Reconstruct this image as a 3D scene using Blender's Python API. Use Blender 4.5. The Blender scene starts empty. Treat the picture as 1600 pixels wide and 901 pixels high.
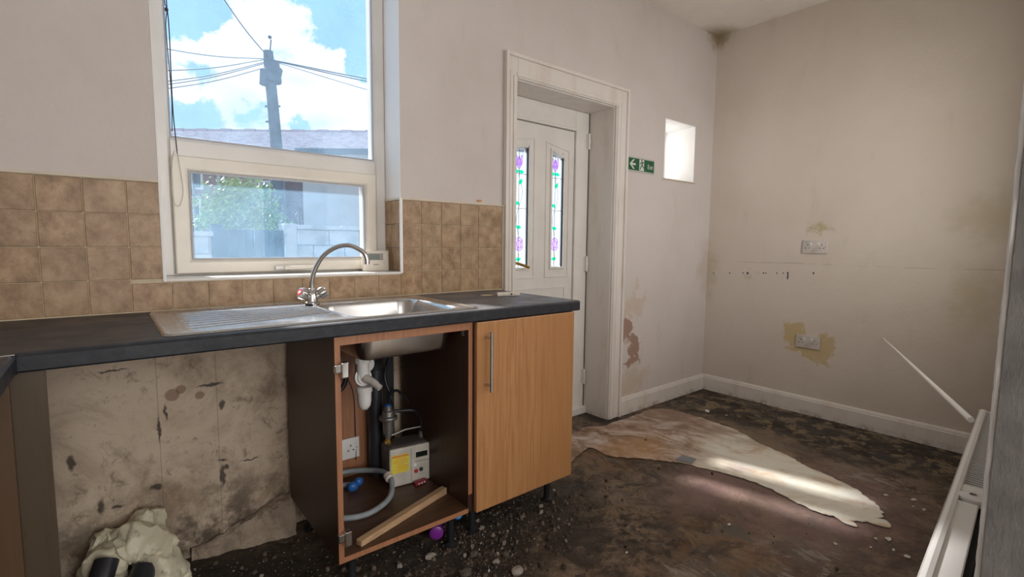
import bpy, bmesh, math, random
from mathutils import Vector, Matrix, noise
random.seed(7)
C = bpy.context.scene.collection
PI = math.pi

# ------------------------------------------------------------------ camera
CAM = Vector((-3.6407, -2.0395, 1.1388)); YAW, PITCH, ROLL, FPX = -0.68444, 0.09085, 0.00977, 772.54
F_ = Vector((-math.sin(YAW)*math.cos(PITCH), math.cos(YAW)*math.cos(PITCH), -math.sin(PITCH)))
R0 = Vector((math.cos(YAW), math.sin(YAW), 0)); U0 = R0.cross(F_)
cr, sr = math.cos(ROLL), math.sin(ROLL)
RR = R0*cr + U0*sr; UU = -R0*sr + U0*cr
cd = bpy.data.cameras.new('camera'); cam = bpy.data.objects.new('camera', cd); C.objects.link(cam)
cam.matrix_world = Matrix(((RR.x, UU.x, -F_.x, CAM.x), (RR.y, UU.y, -F_.y, CAM.y), (RR.z, UU.z, -F_.z, CAM.z), (0, 0, 0, 1)))
cd.sensor_width = 36; cd.lens = FPX/1600*36; cd.clip_start = 0.02; cd.clip_end = 500
bpy.context.scene.camera = cam
vs = bpy.context.scene.view_settings
vs.view_transform = 'Standard'; vs.look = 'None'; vs.gamma = 1; vs.use_curve_mapping = False
vs.exposure = 0.0

# ------------------------------------------------------------------ node helper
class NT:
    def __init__(s, tree): s.t = tree; s.n = tree.nodes; s.l = tree.links
    def new(s, kind, **kw):
        nd = s.n.new(kind)
        for k, v in kw.items(): setattr(nd, k, v)
        return nd
    def put(s, sock, v):
        if isinstance(v, bpy.types.NodeSocket): s.l.new(v, sock)
        elif v is not None:
            if isinstance(v, (tuple, list)) and len(v) == 3 and sock.type == 'RGBA': v = (*v, 1)
            sock.default_value = v
    def math(s, op, a, b=None, c=None, clamp=False):
        nd = s.new('ShaderNodeMath', operation=op, use_clamp=clamp)
        for i, v in enumerate((a, b, c)):
            if v is not None: s.put(nd.inputs[i], v)
        return nd.outputs[0]
    def vmath(s, op, a, b=None, out=0):
        nd = s.new('ShaderNodeVectorMath', operation=op); s.put(nd.inputs[0], a)
        if b is not None: s.put(nd.inputs[1], b)
        return nd.outputs[out]
    def coord(s, which='Object'): return s.new('ShaderNodeTexCoord').outputs[which]
    def scale(s, v, k):
        return s.vmath('MULTIPLY', v, k if isinstance(k, tuple) else (k, k, k))
    def noise(s, v, sc=5., det=5., rough=.6, dist=0., out=0):
        nd = s.new('ShaderNodeTexNoise'); s.put(nd.inputs['Vector'], v)
        nd.inputs['Scale'].default_value = sc; nd.inputs['Detail'].default_value = det
        nd.inputs['Roughness'].default_value = rough; nd.inputs['Distortion'].default_value = dist
        return nd.outputs[out]
    def voro(s, v, sc=5., feature='F1', out=0):
        nd = s.new('ShaderNodeTexVoronoi', feature=feature); s.put(nd.inputs['Vector'], v); nd.inputs['Scale'].default_value = sc
        return nd.outputs[out]
    def ramp(s, f, stops, interp='LINEAR'):
        nd = s.new('ShaderNodeValToRGB'); cr = nd.color_ramp; cr.interpolation = interp
        while len(cr.elements) < len(stops): cr.elements.new(.5)
        for e, (p, c) in zip(cr.elements, stops):
            e.position = p; e.color = (c, c, c, 1) if isinstance(c, (int, float)) else (*c, 1)
        s.put(nd.inputs[0], f); return nd.outputs[0]
    def mr(s, v, a, b, c=0., d=1.):
        nd = s.new('ShaderNodeMapRange', interpolation_type='SMOOTHSTEP'); s.put(nd.inputs[0], v)
        for i, x in enumerate((a, b, c, d)): nd.inputs[i+1].default_value = x
        return nd.outputs[0]
    def mix(s, f, a, b, mode='MIX'):
        nd = s.new('ShaderNodeMix', data_type='RGBA', blend_type=mode); s.put(nd.inputs[0], f)
        s.put(nd.inputs[6], a); s.put(nd.inputs[7], b); return nd.outputs[2]
    def xyz(s, v):
        nd = s.new('ShaderNodeSeparateXYZ'); s.put(nd.inputs[0], v); return nd.outputs
    def bump(s, h, strength=.3, dist=.01, normal=None):
        nd = s.new('ShaderNodeBump'); s.put(nd.inputs['Height'], h)
        nd.inputs['Strength'].default_value = strength; nd.inputs['Distance'].default_value = dist
        if normal is not None: s.put(nd.inputs['Normal'], normal)
        return nd.outputs[0]
    def blob(s, co, c, r, soft=.4, wob=None):
        """1 inside an ellipsoid round c with radii r, 0 outside; wob is a vector noise added to co"""
        v = s.vmath('SUBTRACT', co if wob is None else s.vmath('ADD', co, wob), c)
        v = s.vmath('MULTIPLY', v, tuple(1/x for x in r))
        return s.mr(s.vmath('LENGTH', v, out=1), 1-soft, 1+soft*.2, 1., 0.)
    def add(s, *ms):
        r = ms[0]
        for m in ms[1:]: r = s.math('MAXIMUM', r, m)
        return r

M = {}
def mat(name, fn=None, col=(.8, .8, .8), rough=.5, metal=0., **kw):
    m = bpy.data.materials.new(name); m.use_nodes = True
    t = NT(m.node_tree); b = m.node_tree.nodes['Principled BSDF']
    b.inputs['Base Color'].default_value = (*col, 1); b.inputs['Roughness'].default_value = rough; b.inputs['Metallic'].default_value = metal
    for k, v in kw.items(): b.inputs[k].default_value = v
    if fn: fn(t, b)
    M[name] = m; return m
def worn(sc=8., amt=.15, bmp=.15, bd=.003, dark=None, bsc=60.):
    """slight tone variation and relief"""
    def f(t, b):
        co = t.coord(); base = tuple(b.inputs['Base Color'].default_value)[:3]
        d = dark or tuple(x*(1-amt*2.5) for x in base)
        t.put(b.inputs['Base Color'], t.mix(t.mr(t.noise(co, sc, 6), .35, .75, 0, .6), base, d))
        t.put(b.inputs['Normal'], t.bump(t.noise(co, bsc, 4), bmp, bd))
    return f

# ------------------------------------------------------------------ world and lights
CLOUDS = [((0.226, 0.903, 0.365), (0.07, 0.07, 0.049)), ((0.179, 0.933, 0.312), (0.07, 0.07, 0.049)), ((0.127, 0.945, 0.302), (0.06, 0.06, 0.041999999999999996)), ((0.109, 0.967, 0.23), (0.07, 0.07, 0.049)), ((0.171, 0.958, 0.23), (0.07, 0.07, 0.049)), ((0.227, 0.942, 0.247), (0.06, 0.06, 0.041999999999999996)), ((0.302, 0.904, 0.302), (0.06, 0.06, 0.041999999999999996)), ((0.336, 0.911, 0.239), (0.08, 0.08, 0.055999999999999994)), ((0.275, 0.925, 0.263), (0.06, 0.06, 0.041999999999999996))]
GAPS = [((0.334, 0.867, 0.368), (0.1, 0.1, 0.06999999999999999)), ((0.118, 0.931, 0.344), (0.08, 0.08, 0.055999999999999994)), ((0.134, 0.972, 0.195), (0.05, 0.05, 0.034999999999999996)), ((0.277, 0.941, 0.196), (0.04, 0.04, 0.027999999999999997)), ((0.36, 0.878, 0.314), (0.05, 0.05, 0.034999999999999996))]
def wob(t, co, amp, sc=14):
    return t.scale(t.vmath('SUBTRACT', t.noise(co, sc, 6, .65, out=1), (.5, .5, .5)), amp)
w = bpy.data.worlds.new('sky'); bpy.context.scene.world = w; w.use_nodes = True
t = NT(w.node_tree); bg = w.node_tree.nodes['Background']
d = t.vmath('NORMALIZE', t.coord('Generated'))
z = t.xyz(d)[2]
sky = t.ramp(t.math('MULTIPLY', z, 1.0), [(0., (.60, .86, 1.0)), (.25, (.42, .74, 1.0)), (.6, (.30, .62, .97)), (1., (.16, .42, .82))])
# clouds: cumulus banks all round the sky, the same noise everywhere
den = t.math('ADD', z, .35); pl = t.vmath('DIVIDE', d, t.new('ShaderNodeCombineXYZ').outputs[0])
cx = t.new('ShaderNodeCombineXYZ'); o3 = t.xyz(d)
t.put(cx.inputs[0], t.math('DIVIDE', o3[0], den)); t.put(cx.inputs[1], t.math('DIVIDE', o3[1], den)); cx.inputs[2].default_value = .37
pv = cx.outputs[0]
n1 = t.noise(t.vmath('ADD', pv, (3.1, 1.75, 0.)), 2.6, 9, .55, .25)
wd_ = wob(t, d, .22, 7)
banks = t.add(*[t.blob(d, c, r_, .75, wd_) for c, r_ in CLOUDS]); gaps = t.add(*[t.blob(d, c, r_, .75, wd_) for c, r_ in GAPS])
cm = t.mr(t.math('SUBTRACT', t.math('ADD', n1, t.math('MULTIPLY', banks, .22)), t.math('MULTIPLY', gaps, .19)), .46, .58)
n2 = t.noise(t.vmath('ADD', pv, (3.16, 1.81, .05)), 3.4, 6, .5)
ccol = t.mix(t.mr(n2, .45, .72), (1.12, 1.12, 1.10), (.66, .78, .98))
t.put(bg.inputs[0], t.mix(cm, sky, ccol)); bg.inputs[1].default_value = 1.0

def lamp(name, kind, loc, dirv, energy, col, **kw):
    l = bpy.data.lights.new(name, kind); o = bpy.data.objects.new(name, l); C.objects.link(o)
    o.location = loc; o.rotation_euler = Vector(dirv).to_track_quat('-Z', 'Y').to_euler()
    l.energy = energy; l.color = col
    for k, v in kw.items(): setattr(l, k, v)
    return o
SUN = Vector((.24, -1, -1.02)).normalized()
lamp('sun', 'SUN', (-6, 6, 8), SUN, 12.5, (1., .93, .84), angle=math.radians(3.2))
# rear light: soft fill added in the room behind the camera
# radiator light: fill added over the radiator to brighten the right side (both out of view)
lamp('radiator_fill_light', 'AREA', (-1.30, -1.99, 1.55), (-.12, 1, -.08), 13.5, (1., .96, .92), shape='RECTANGLE', size=1.7, size_y=1.05)
lamp('rear_fill_light', 'AREA', (-3.1, -4.9, 1.55), (.02, 1, -.03), 60, (1., .96, .93), shape='RECTANGLE', size=2.2, size_y=1.7)

# ------------------------------------------------------------------ mesh helpers
class MB:
    def __init__(s): s.bm = bmesh.new()
    def box(s, x0, x1, y0, y1, z0, z1, mi=0):
        v = [s.bm.verts.new((x, y, z)) for z in (z0, z1) for x, y in ((x0, y0), (x1, y0), (x1, y1), (x0, y1))]
        for f in ((3, 2, 1, 0), (4, 5, 6, 7), (0, 1, 5, 4), (1, 2, 6, 5), (2, 3, 7, 6), (3, 0, 4, 7)):
            s.bm.faces.new([v[i] for i in f]).material_index = mi
        return s
    def hexa(s, pts):
        v = [s.bm.verts.new(p) for p in pts]
        for f in ((3, 2, 1, 0), (4, 5, 6, 7), (0, 1, 5, 4), (1, 2, 6, 5), (2, 3, 7, 6), (3, 0, 4, 7)): s.bm.faces.new([v[i] for i in f])
        return s
    def ring(s, c, r, ax, n, up=None):
        ax = Vector(ax).normalized(); a = ax.orthogonal().normalized() if up is None else (up-ax*up.dot(ax)).normalized()
        b = ax.cross(a)
        rx, ry = r if isinstance(r, tuple) else (r, r)
        return [s.bm.verts.new(Vector(c)+a*rx*math.cos(2*PI*i/n)+b*ry*math.sin(2*PI*i/n)) for i in range(n)]
    def loft(s, rings, cap=True):
        n = len(rings[0])
        for a, b in zip(rings, rings[1:]):
            for i in range(n): s.bm.faces.new((a[i], a[(i+1) % n], b[(i+1) % n], b[i]))
        if cap: s.bm.faces.new(rings[0][::-1]); s.bm.faces.new(rings[-1])
        return s
    def cyl(s, p0, p1, r0, r1=None, n=16):
        p0, p1 = Vector(p0), Vector(p1); ax = p1-p0; r1 = r0 if r1 is None else r1
        return s.loft([s.ring(p0, r0, ax, n), s.ring(p1, r1, ax, n)])
    def lathe(s, p0, ax, prof, n=20):
        """prof: list of (distance along axis, radius)"""
        p0 = Vector(p0); ax = Vector(ax).normalized()
        return s.loft([s.ring(p0+ax*h, max(r, 1e-4), ax, n) for h, r in prof])
    def tube(s, pts, r, n=10, sub=0, lump=0.):
        pts = [Vector(p) for p in pts]
        if sub:
            q = []
            P = [pts[0]*2-pts[1]]+pts+[pts[-1]*2-pts[-2]]
            for i in range(1, len(P)-2):
                for k in range(sub):
                    u = k/sub
                    q.append(.5*((2*P[i])+(P[i+1]-P[i-1])*u+(2*P[i-1]-5*P[i]+4*P[i+1]-P[i+2])*u*u+(3*P[i]-P[i-1]-3*P[i+1]+P[i+2])*u**3))
            q.append(pts[-1]); pts = q
        rings = []; up = None
        for i, p in enumerate(pts):
            tg = (pts[min(i+1, len(pts)-1)]-pts[max(i-1, 0)]).normalized()
            up = tg.orthogonal().normalized() if up is None else (up-tg*up.dot(tg)).normalized()
            rad = r[min(int(i/(max(len(pts)-1, 1))*(len(r)-1)+.5), len(r)-1)] if isinstance(r, list) else r
            rings.append(s.ring(p, rad, tg, n, up))
        if lump:
            for rg in rings:
                for v in rg:
                    v.co += noise.noise_vector(v.co*16)*lump+noise.noise_vector(v.co*45)*lump*.4
        return s.loft(rings)
    def prism(s, poly, ax, a0, a1):
        """poly: 2D points; ax 'x','y','z' = extrusion axis, remaining coordinates in order"""
        def P(u, v, w): return {'x': (w, u, v), 'y': (u, w, v), 'z': (u, v, w)}[ax]
        A = [s.bm.verts.new(P(u, v, a0)) for u, v in poly]; B = [s.bm.verts.new(P(u, v, a1)) for u, v in poly]
        n = len(poly); s.bm.faces.new(A[::-1]); s.bm.faces.new(B)
        for i in range(n): s.bm.faces.new((A[i], A[(i+1) % n], B[(i+1) % n], B[i]))
        return s
    def ball(s, c, r, sub=1, jit=0.):
        rr = r if isinstance(r, tuple) else (r, r, r)
        g = bmesh.ops.create_icosphere(s.bm, subdivisions=sub, radius=1)
        for v in g['verts']:
            k = 1+random.uniform(-jit, jit); v.co = Vector(c)+Vector((v.co.x*rr[0]*k, v.co.y*rr[1]*k, v.co.z*rr[2]*k))
        return s
    def xf(s, m): bmesh.ops.transform(s.bm, matrix=m, verts=s.bm.verts); return s
    def bevel(s, w=.003, seg=2, ang=40):
        bmesh.ops.recalc_face_normals(s.bm, faces=s.bm.faces)
        e = [e for e in s.bm.edges if len(e.link_faces) == 2 and e.calc_face_angle(0) > math.radians(ang)]
        bmesh.ops.bevel(s.bm, geom=e, offset=w, segments=seg, profile=.6, affect='EDGES', clamp_overlap=True); return s
    def build(s, name, m, parent=None, smooth=False, kind=None, label=None, cat=None, group=None, weld=False):
        bmesh.ops.recalc_face_normals(s.bm, faces=s.bm.faces)
        me = bpy.data.meshes.new(name)
        o = bpy.data.objects.new(name, me); C.objects.link(o)
        if parent is not None:
            o.parent = parent; bmesh.ops.translate(s.bm, vec=-base_of(parent), verts=s.bm.verts)
        s.bm.to_mesh(me); s.bm.free()
        for x in (m if isinstance(m, (list, tuple)) else [m]): me.materials.append(M[x])
        if smooth:
            for p in me.polygons: p.use_smooth = True
            try: me.set_sharp_from_angle(angle=math.radians(38))
            except Exception: pass
        tag(o, label, cat, group, kind); return o
def base_of(o):
    v = Vector(o.location)
    while o.parent: o = o.parent; v += o.location
    return v
def tag(o, label=None, cat=None, group=None, kind=None):
    for k, v in (('label', label), ('category', cat), ('group', group), ('kind', kind)):
        if v: o[k] = v
    return o
def thing(name, loc, label=None, cat=None, group=None, kind=None):
    o = bpy.data.objects.new(name, None); C.objects.link(o); o.location = loc; o.empty_display_size = .05
    return tag(o, label, cat, group, kind)
def copy_tree(o, parent=None):
    c = o.copy(); C.objects.link(c)
    if parent: c.parent = parent
    for ch in list(o.children): copy_tree(ch, c)
    return c
def inst(o, loc, parent=None):
    """object sharing o's mesh"""
    c = o.copy(); C.objects.link(c); c.location = loc
    if parent: c.parent = parent
    return c
def text(body, size, m4, m, parent, name='lettering', ext=.0004, align='CENTER'):
    cu = bpy.data.curves.new('t', 'FONT'); cu.body = body; cu.size = size; cu.extrude = ext; cu.align_x = align; cu.align_y = 'CENTER'
    o = bpy.data.objects.new('t', cu); C.objects.link(o)
    dg = bpy.context.evaluated_depsgraph_get(); me = bpy.data.meshes.new_from_object(o.evaluated_get(dg)); bpy.data.objects.remove(o)
    mm = m4.copy(); mm.translation -= base_of(parent); me.transform(mm); me.materials.clear(); me.materials.append(M[m])
    r = bpy.data.objects.new(name, me); C.objects.link(r); r.parent = parent; return r
def face_m4(loc, face='-y'):
    """matrix standing text on a wall; face = the way it looks"""
    if face == '-y': return Matrix.Translation(loc) @ Matrix.Rotation(PI/2, 4, 'X')
    if face == '-x': return Matrix.Translation(loc) @ Matrix.Rotation(-PI/2, 4, 'Z') @ Matrix.Rotation(PI/2, 4, 'X')
    return Matrix.Translation(loc)

# ------------------------------------------------------------------ materials
def plaster(base, extra=None, tint=(.70, .62, .52)):
    def f(t, b):
        co = t.coord()
        col = t.mix(t.mr(t.noise(co, 1.6, 5), .4, .75, 0, .35), base, tint)
        col = t.mix(t.mr(t.noise(t.scale(co, (1, 1, .35)), 9, 6), .55, .85, 0, .28), col, tuple(x*.72 for x in tint))
        col = t.mix(t.mr(t.noise(co, 42, 4), .66, .8, 0, .25), col, tuple(x*.5 for x in tint))
        h = t.noise(co, 22, 7, .65)
        if extra: col, h = extra(t, co, col, h)
        t.put(b.inputs['Base Color'], col); b.inputs['Roughness'].default_value = .75
        t.put(b.inputs['Normal'], t.bump(h, .22, .012))
    return f
def wob(t, co, amp, sc=14):
    return t.scale(t.vmath('SUBTRACT', t.noise(co, sc, 6, .65, out=1), (.5, .5, .5)), amp)
def back_extra(t, co, col, h):
    x, y, z = t.xyz(co)
    w1 = wob(t, co, .42, 8); w2 = wob(t, co, .20, 16)
    # bare plaster band below the worktop, grimy and scuffed
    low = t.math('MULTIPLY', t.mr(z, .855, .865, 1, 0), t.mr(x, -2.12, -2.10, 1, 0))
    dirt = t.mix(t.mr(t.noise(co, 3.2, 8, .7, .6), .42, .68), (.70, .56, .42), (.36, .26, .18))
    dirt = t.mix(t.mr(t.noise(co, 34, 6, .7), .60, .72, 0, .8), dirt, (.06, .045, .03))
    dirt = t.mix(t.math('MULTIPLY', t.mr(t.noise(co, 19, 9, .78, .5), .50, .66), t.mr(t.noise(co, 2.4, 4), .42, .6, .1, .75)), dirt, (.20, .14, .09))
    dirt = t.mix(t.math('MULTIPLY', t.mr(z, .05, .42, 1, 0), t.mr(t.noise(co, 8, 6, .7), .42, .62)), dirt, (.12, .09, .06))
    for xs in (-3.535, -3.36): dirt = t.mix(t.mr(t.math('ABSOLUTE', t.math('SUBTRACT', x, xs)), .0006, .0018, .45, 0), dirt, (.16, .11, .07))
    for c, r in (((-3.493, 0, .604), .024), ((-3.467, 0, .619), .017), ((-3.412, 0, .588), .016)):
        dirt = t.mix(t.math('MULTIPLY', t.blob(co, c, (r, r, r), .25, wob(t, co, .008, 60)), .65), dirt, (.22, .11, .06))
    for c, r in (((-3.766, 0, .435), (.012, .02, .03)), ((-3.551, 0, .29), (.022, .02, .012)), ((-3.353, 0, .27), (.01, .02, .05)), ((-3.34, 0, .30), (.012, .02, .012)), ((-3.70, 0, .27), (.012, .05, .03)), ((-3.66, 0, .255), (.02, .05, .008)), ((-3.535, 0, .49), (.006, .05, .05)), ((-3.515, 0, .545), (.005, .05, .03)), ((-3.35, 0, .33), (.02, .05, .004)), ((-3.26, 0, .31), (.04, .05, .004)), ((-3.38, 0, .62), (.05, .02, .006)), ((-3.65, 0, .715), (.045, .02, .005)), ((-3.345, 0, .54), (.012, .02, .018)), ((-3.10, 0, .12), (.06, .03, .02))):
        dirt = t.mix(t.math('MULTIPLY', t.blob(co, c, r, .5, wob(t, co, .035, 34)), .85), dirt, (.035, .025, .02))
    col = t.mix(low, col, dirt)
    # lost paint and bare plaster beside the door
    tan = t.blob(co, (-.93, 0, .74), (.12, .3, .10), .25, w1)
    col = t.mix(t.math('MULTIPLY', tan, .45), col, (.55, .42, .29))
    bare = t.add(t.blob(co, (-.99, 0, .56), (.06, .2, .085), .12, w2), t.blob(co, (-.90, 0, .45), (.065, .2, .10), .12, w2), t.blob(co, (-.93, 0, .345), (.10, .2, .028), .3, w2))
    hole = t.blob(co, (-.985, 0, .46), (.045, .2, .07), .3, w2)
    bare = t.math('MULTIPLY', bare, t.math('SUBTRACT', 1., t.math('MULTIPLY', hole, .7)))
    col = t.mix(bare, col, (.36, .235, .185))
    damp = t.blob(co, (-.90, 0, .20), (.28, .2, .12), .8, w1)
    col = t.mix(t.math('MULTIPLY', damp, .4), col, (.50, .38, .22))
    col = t.mix(t.math('MULTIPLY', t.blob(co, (-.02, 0, .98), (.16, .3, .24), .9, w1), .35), col, (.42, .33, .22))
    # mould where walls and ceiling meet
    col = t.mix(t.math('MULTIPLY', t.blob(co, (0, 0, 2.7), (.16, .16, .12), .8, w2), .75), col, (.30, .22, .08))
    return col, t.math('SUBTRACT', h, t.math('MULTIPLY', bare, .8))
def right_extra(t, co, col, h):
    w1 = wob(t, co, .22, 14); x, y, z = t.xyz(co)
    st = t.add(t.blob(co, (0, -.655, .545), (.3, .075, .085), .2, w1), t.blob(co, (0, -.84, .455), (.3, .075, .10), .2, w1), t.blob(co, (0, -.76, .43), (.3, .16, .035), .3, w1))
    col = t.mix(t.math('MULTIPLY', st, .85), col, (.56, .42, .20))
    for c, r, k in (((0, -.79, 1.255), (.3, .08, .035), .7), ((0, -1.56, .86), (.3, .14, .24), .5), ((0, -1.62, 1.30), (.3, .22, .16), .5), ((0, -.33, .93), (.3, .05, .03), .3), ((0, 0, .95), (.3, .10, .30), .35)):
        col = t.mix(t.math('MULTIPLY', t.blob(co, c, r, .85, w1), k), col, (.40, .33, .14))
    line = t.math('MULTIPLY', t.mr(t.math('ABSOLUTE', t.math('SUBTRACT', z, t.math('ADD', 1.005, t.math('MULTIPLY', t.noise(co, 2.), .03)))), .001, .006, .4, 0), t.mr(t.noise(co, 4., 3), .42, .6))
    col = t.mix(line, col, (.30, .24, .18))
    col = t.mix(t.math('MULTIPLY', t.blob(co, (0, 0, 2.7), (.2, .14, .10), .8, w1), .7), col, (.30, .22, .08))
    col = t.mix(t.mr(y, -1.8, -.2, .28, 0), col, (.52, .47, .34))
    return col, h
mat('back_wall_plaster', plaster((.66, .60, .565), back_extra, (.52, .455, .40)))
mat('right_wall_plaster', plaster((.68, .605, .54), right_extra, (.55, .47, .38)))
mat('plain_plaster', plaster((.66, .60, .55), None, (.55, .48, .40)))
mat('ceiling_paint', plaster((.90, .86, .80), lambda t, co, c, h: (t.mix(t.math('MULTIPLY', t.blob(co, (0, 0, 2.7), (.26, .2, .2), .8, wob(t, co, .1, 14)), .8), c, (.28, .2, .07)), h), (.68, .60, .5)))
mat('reveal_paint', None, (.93, .92, .91), .55)
def gloss_white(t, b):
    co = t.coord()
    c = t.mix(t.mr(t.noise(t.scale(co, (1, 1, .25)), 12, 6), .45, .8, 0, .5), (.76, .71, .66), (.55, .46, .36))
    z = t.xyz(co)[2]
    c = t.mix(t.math('MULTIPLY', t.mr(z, .0, .045, .8, 0), t.mr(t.noise(co, 14, 5, .7), .45, .7)), c, (.14, .10, .06))
    c = t.mix(t.mr(t.noise(co, 70, 3), .68, .76, 0, .5), c, (.22, .16, .10))
    t.put(b.inputs['Base Color'], c); t.put(b.inputs['Normal'], t.bump(t.noise(co, 30, 4), .15, .006))
mat('gloss_woodwork', gloss_white, rough=.4)
mat('upvc_white', worn(6, .06, .03), (.80, .765, .72), .32)
mat('upvc_cream', worn(6, .08, .03), (.80, .74, .64), .35)
mat('rubber_gasket', None, (.03, .03, .035), .6)
mat('pale_gasket', None, (.42, .43, .46), .6)
mat('grey_paint', lambda t, b: (t.put(b.inputs['Base Color'], t.mix(t.mr(t.noise(t.coord(), 12, 6), .4, .7), (.32, .31, .30), (.24, .235, .23))),
     t.put(b.inputs['Normal'], t.bump(t.noise(t.scale(t.coord(), (1, 1, .35)), 30, 9, .72), .5, .012))), rough=.7)
mat('white_edge', worn(10, .03), (.93, .92, .90), .6)

def tilef(t, b):
    co = t.coord(); r = t.new('ShaderNodeObjectInfo').outputs['Random']
    off = t.new('ShaderNodeCombineXYZ'); t.put(off.inputs[0], t.math('MULTIPLY', r, 31.)); t.put(off.inputs[1], t.math('MULTIPLY', r, 17.)); t.put(off.inputs[2], t.math('MULTIPLY', r, 7.))
    v = t.vmath('ADD', co, off.outputs[0])
    n = t.noise(t.scale(v, (1, 1, .8)), 20, 9, .68, .12)
    c = t.ramp(n, [(.34, (.22, .125, .055)), (.45, (.33, .198, .098)), (.53, (.40, .255, .138)), (.66, (.49, .33, .19))])
    c = t.mix(t.mr(t.noise(v, 55, 6, .7), .58, .70, 0, .55), c, (.19, .115, .065))
    c = t.mix(t.math('MULTIPLY', r, .22), c, (.30, .22, .14))
    t.put(b.inputs['Base Color'], c); b.inputs['Roughness'].default_value = .42
    t.put(b.inputs['Normal'], t.bump(t.noise(v, 40, 6), .18, .004))
mat('stone_tile', tilef)
mat('grout', worn(20, .12), (.62, .52, .37), .8)
mat('trim_bead', worn(20, .1), (.70, .61, .48), .5)
def worktopf(t, b):
    co = t.coord(); n = t.noise(co, 35, 8, .7)
    c = t.mix(t.mr(n, .4, .7), (.008, .010, .016), (.022, .025, .033))
    c = t.mix(t.mr(t.noise(t.scale(co, (1, 3, 1)), 7, 8, .75, .6), .60, .76, 0, .35), c, (.13, .125, .12))
    up = t.mr(t.xyz(t.new('ShaderNodeNewGeometry').outputs['Normal'])[2], .8, .97)
    dust_sheen = t.math('MULTIPLY', up, t.math('MULTIPLY', t.mr(t.noise(t.scale(co, (1, 2, 1)), 6, 8, .7, .4), .3, .7, .45, 1.), t.mr(t.xyz(co)[0], -3.6, -2.4, .22, 1.)))  # top face lightened for dust and window sheen, more towards the right
    c = t.mix(dust_sheen, c, (.17, .17, .175))
    t.put(b.inputs['Base Color'], c); t.put(b.inputs['Roughness'], t.mr(t.noise(co, 9, 6), .3, .7, .38, .55))
    t.put(b.inputs['Normal'], t.bump(t.noise(co, 160, 3), .12, .002))
mat('worktop_laminate', worktopf)
def steelf(t, b):
    co = t.coord()
    t.put(b.inputs['Base Color'], t.mix(t.mr(t.noise(co, 5, 5), .4, .75, 0, .5), (.60, .60, .60), (.50, .48, .46)))
    t.put(b.inputs['Roughness'], t.mr(t.noise(co, 6, 3), .3, .7, .20, .30)); b.inputs['Metallic'].default_value = 1
mat('sink_steel', steelf)
mat('chrome', None, (.62, .61, .60), .16, 1.)
mat('brushed_steel', None, (.55, .54, .52), .3, 1.)
mat('brass', None, (.55, .38, .13), .3, 1.)
def wood(c1, c2, c3, sc=1., rough=.42, axis='z', bl=.05):
    def f(t, b):
        co = t.coord(); st = {'z': (1, 1, .045), 'x': (.045, 1, 1), 'y': (1, .045, 1)}[axis]
        g = t.noise(t.scale(co, st), 90*sc, 6, .6, .4)
        big = t.noise(t.scale(co, tuple(1 if k == 1 else .02 for k in st)), 9*sc, 2, .5)
        c = t.mix(t.mr(g, .35, .7), c1, c2); c = t.mix(t.mr(big, .35, .65, 0, .6), c, c3)
        c = t.mix(t.mr(t.noise(t.scale(co, tuple(1 if k == 1 else .12 for k in st)), 240*sc, 3), .62, .75, 0, .35), c, tuple(x*.5 for x in c2))
        t.put(b.inputs['Base Color'], c); b.inputs['Roughness'].default_value = rough
        t.put(b.inputs['Normal'], t.bump(g, bl, .002))
    return f
mat('oak_door', wood((.50, .255, .105), (.37, .17, .065), (.44, .21, .08), rough=.36))
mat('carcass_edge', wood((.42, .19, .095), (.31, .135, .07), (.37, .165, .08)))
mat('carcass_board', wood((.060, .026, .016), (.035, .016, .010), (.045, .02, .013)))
mat('carcass_floor', wood((.11, .055, .03), (.06, .03, .018), (.08, .04, .02), axis='x'))
mat('side_panel', wood((.14, .078, .038), (.085, .048, .024), (.115, .064, .03), sc=.6))
mat('corner_post', wood((.10, .068, .038), (.07, .048, .028), (.085, .058, .032), sc=.6))
mat('raw_batten', wood((.52, .34, .19), (.36, .22, .12), (.46, .29, .16), axis='x', rough=.8, bl=.3))
mat('white_plastic', worn(15, .06), (.82, .80, .77), .35)
mat('grey_white_plastic', worn(18, .15), (.62, .57, .52), .4)
mat('ivory_plastic', worn(12, .12), (.74, .68, .58), .38)
mat('meter_case', worn(14, .16), (.66, .62, .54), .42)
mat('meter_side', worn(14, .2), (.10, .085, .075), .5)
mat('black_plastic', worn(14, .2), (.018, .018, .020), .45)
mat('dark_pipe', worn(14, .2), (.028, .028, .034), .4)
mat('grey_hose', worn(20, .2), (.30, .34, .36), .5)
mat('grey_metal', worn(25, .25), (.30, .29, .27), .4, .7)
mat('lcd', None, (.16, .19, .17), .2)
mat('lcd_dark', None, (.012, .014, .016), .2)
mat('red_plastic', None, (.55, .03, .03), .4)
mat('dark_red', None, (.30, .02, .05), .4)
mat('blue_plastic', None, (.02, .13, .42), .4)
mat('bright_blue', None, (.03, .30, .75), .35)
mat('purple_plastic', None, (.22, .03, .30), .3)
mat('yellow_label', lambda t, b: t.put(b.inputs['Base Color'], t.mix(t.mr(t.noise(t.coord(), 90, 3), .5, .6, 0, .5), (.85, .68, .05), (.70, .62, .30))), rough=.5)
mat('orange_print', None, (.75, .30, .05), .5)
mat('ink', None, (.03, .03, .03), .6)
mat('sign_green', None, (.010, .105, .045), .35)
mat('sign_white', None, (.68, .70, .64), .4)
mat('sign_frame', None, (.50, .50, .42), .4)
def foamf(t, b):
    co = t.coord()
    t.put(b.inputs['Base Color'], t.mix(t.mr(t.noise(co, 22, 7, .7), .52, .72), (.74, .68, .50), (.22, .17, .10)))
    t.put(b.inputs['Normal'], t.bump(t.noise(co, 28, 6), .5, .01))
mat('cream_foam', foamf, rough=.42)
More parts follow.
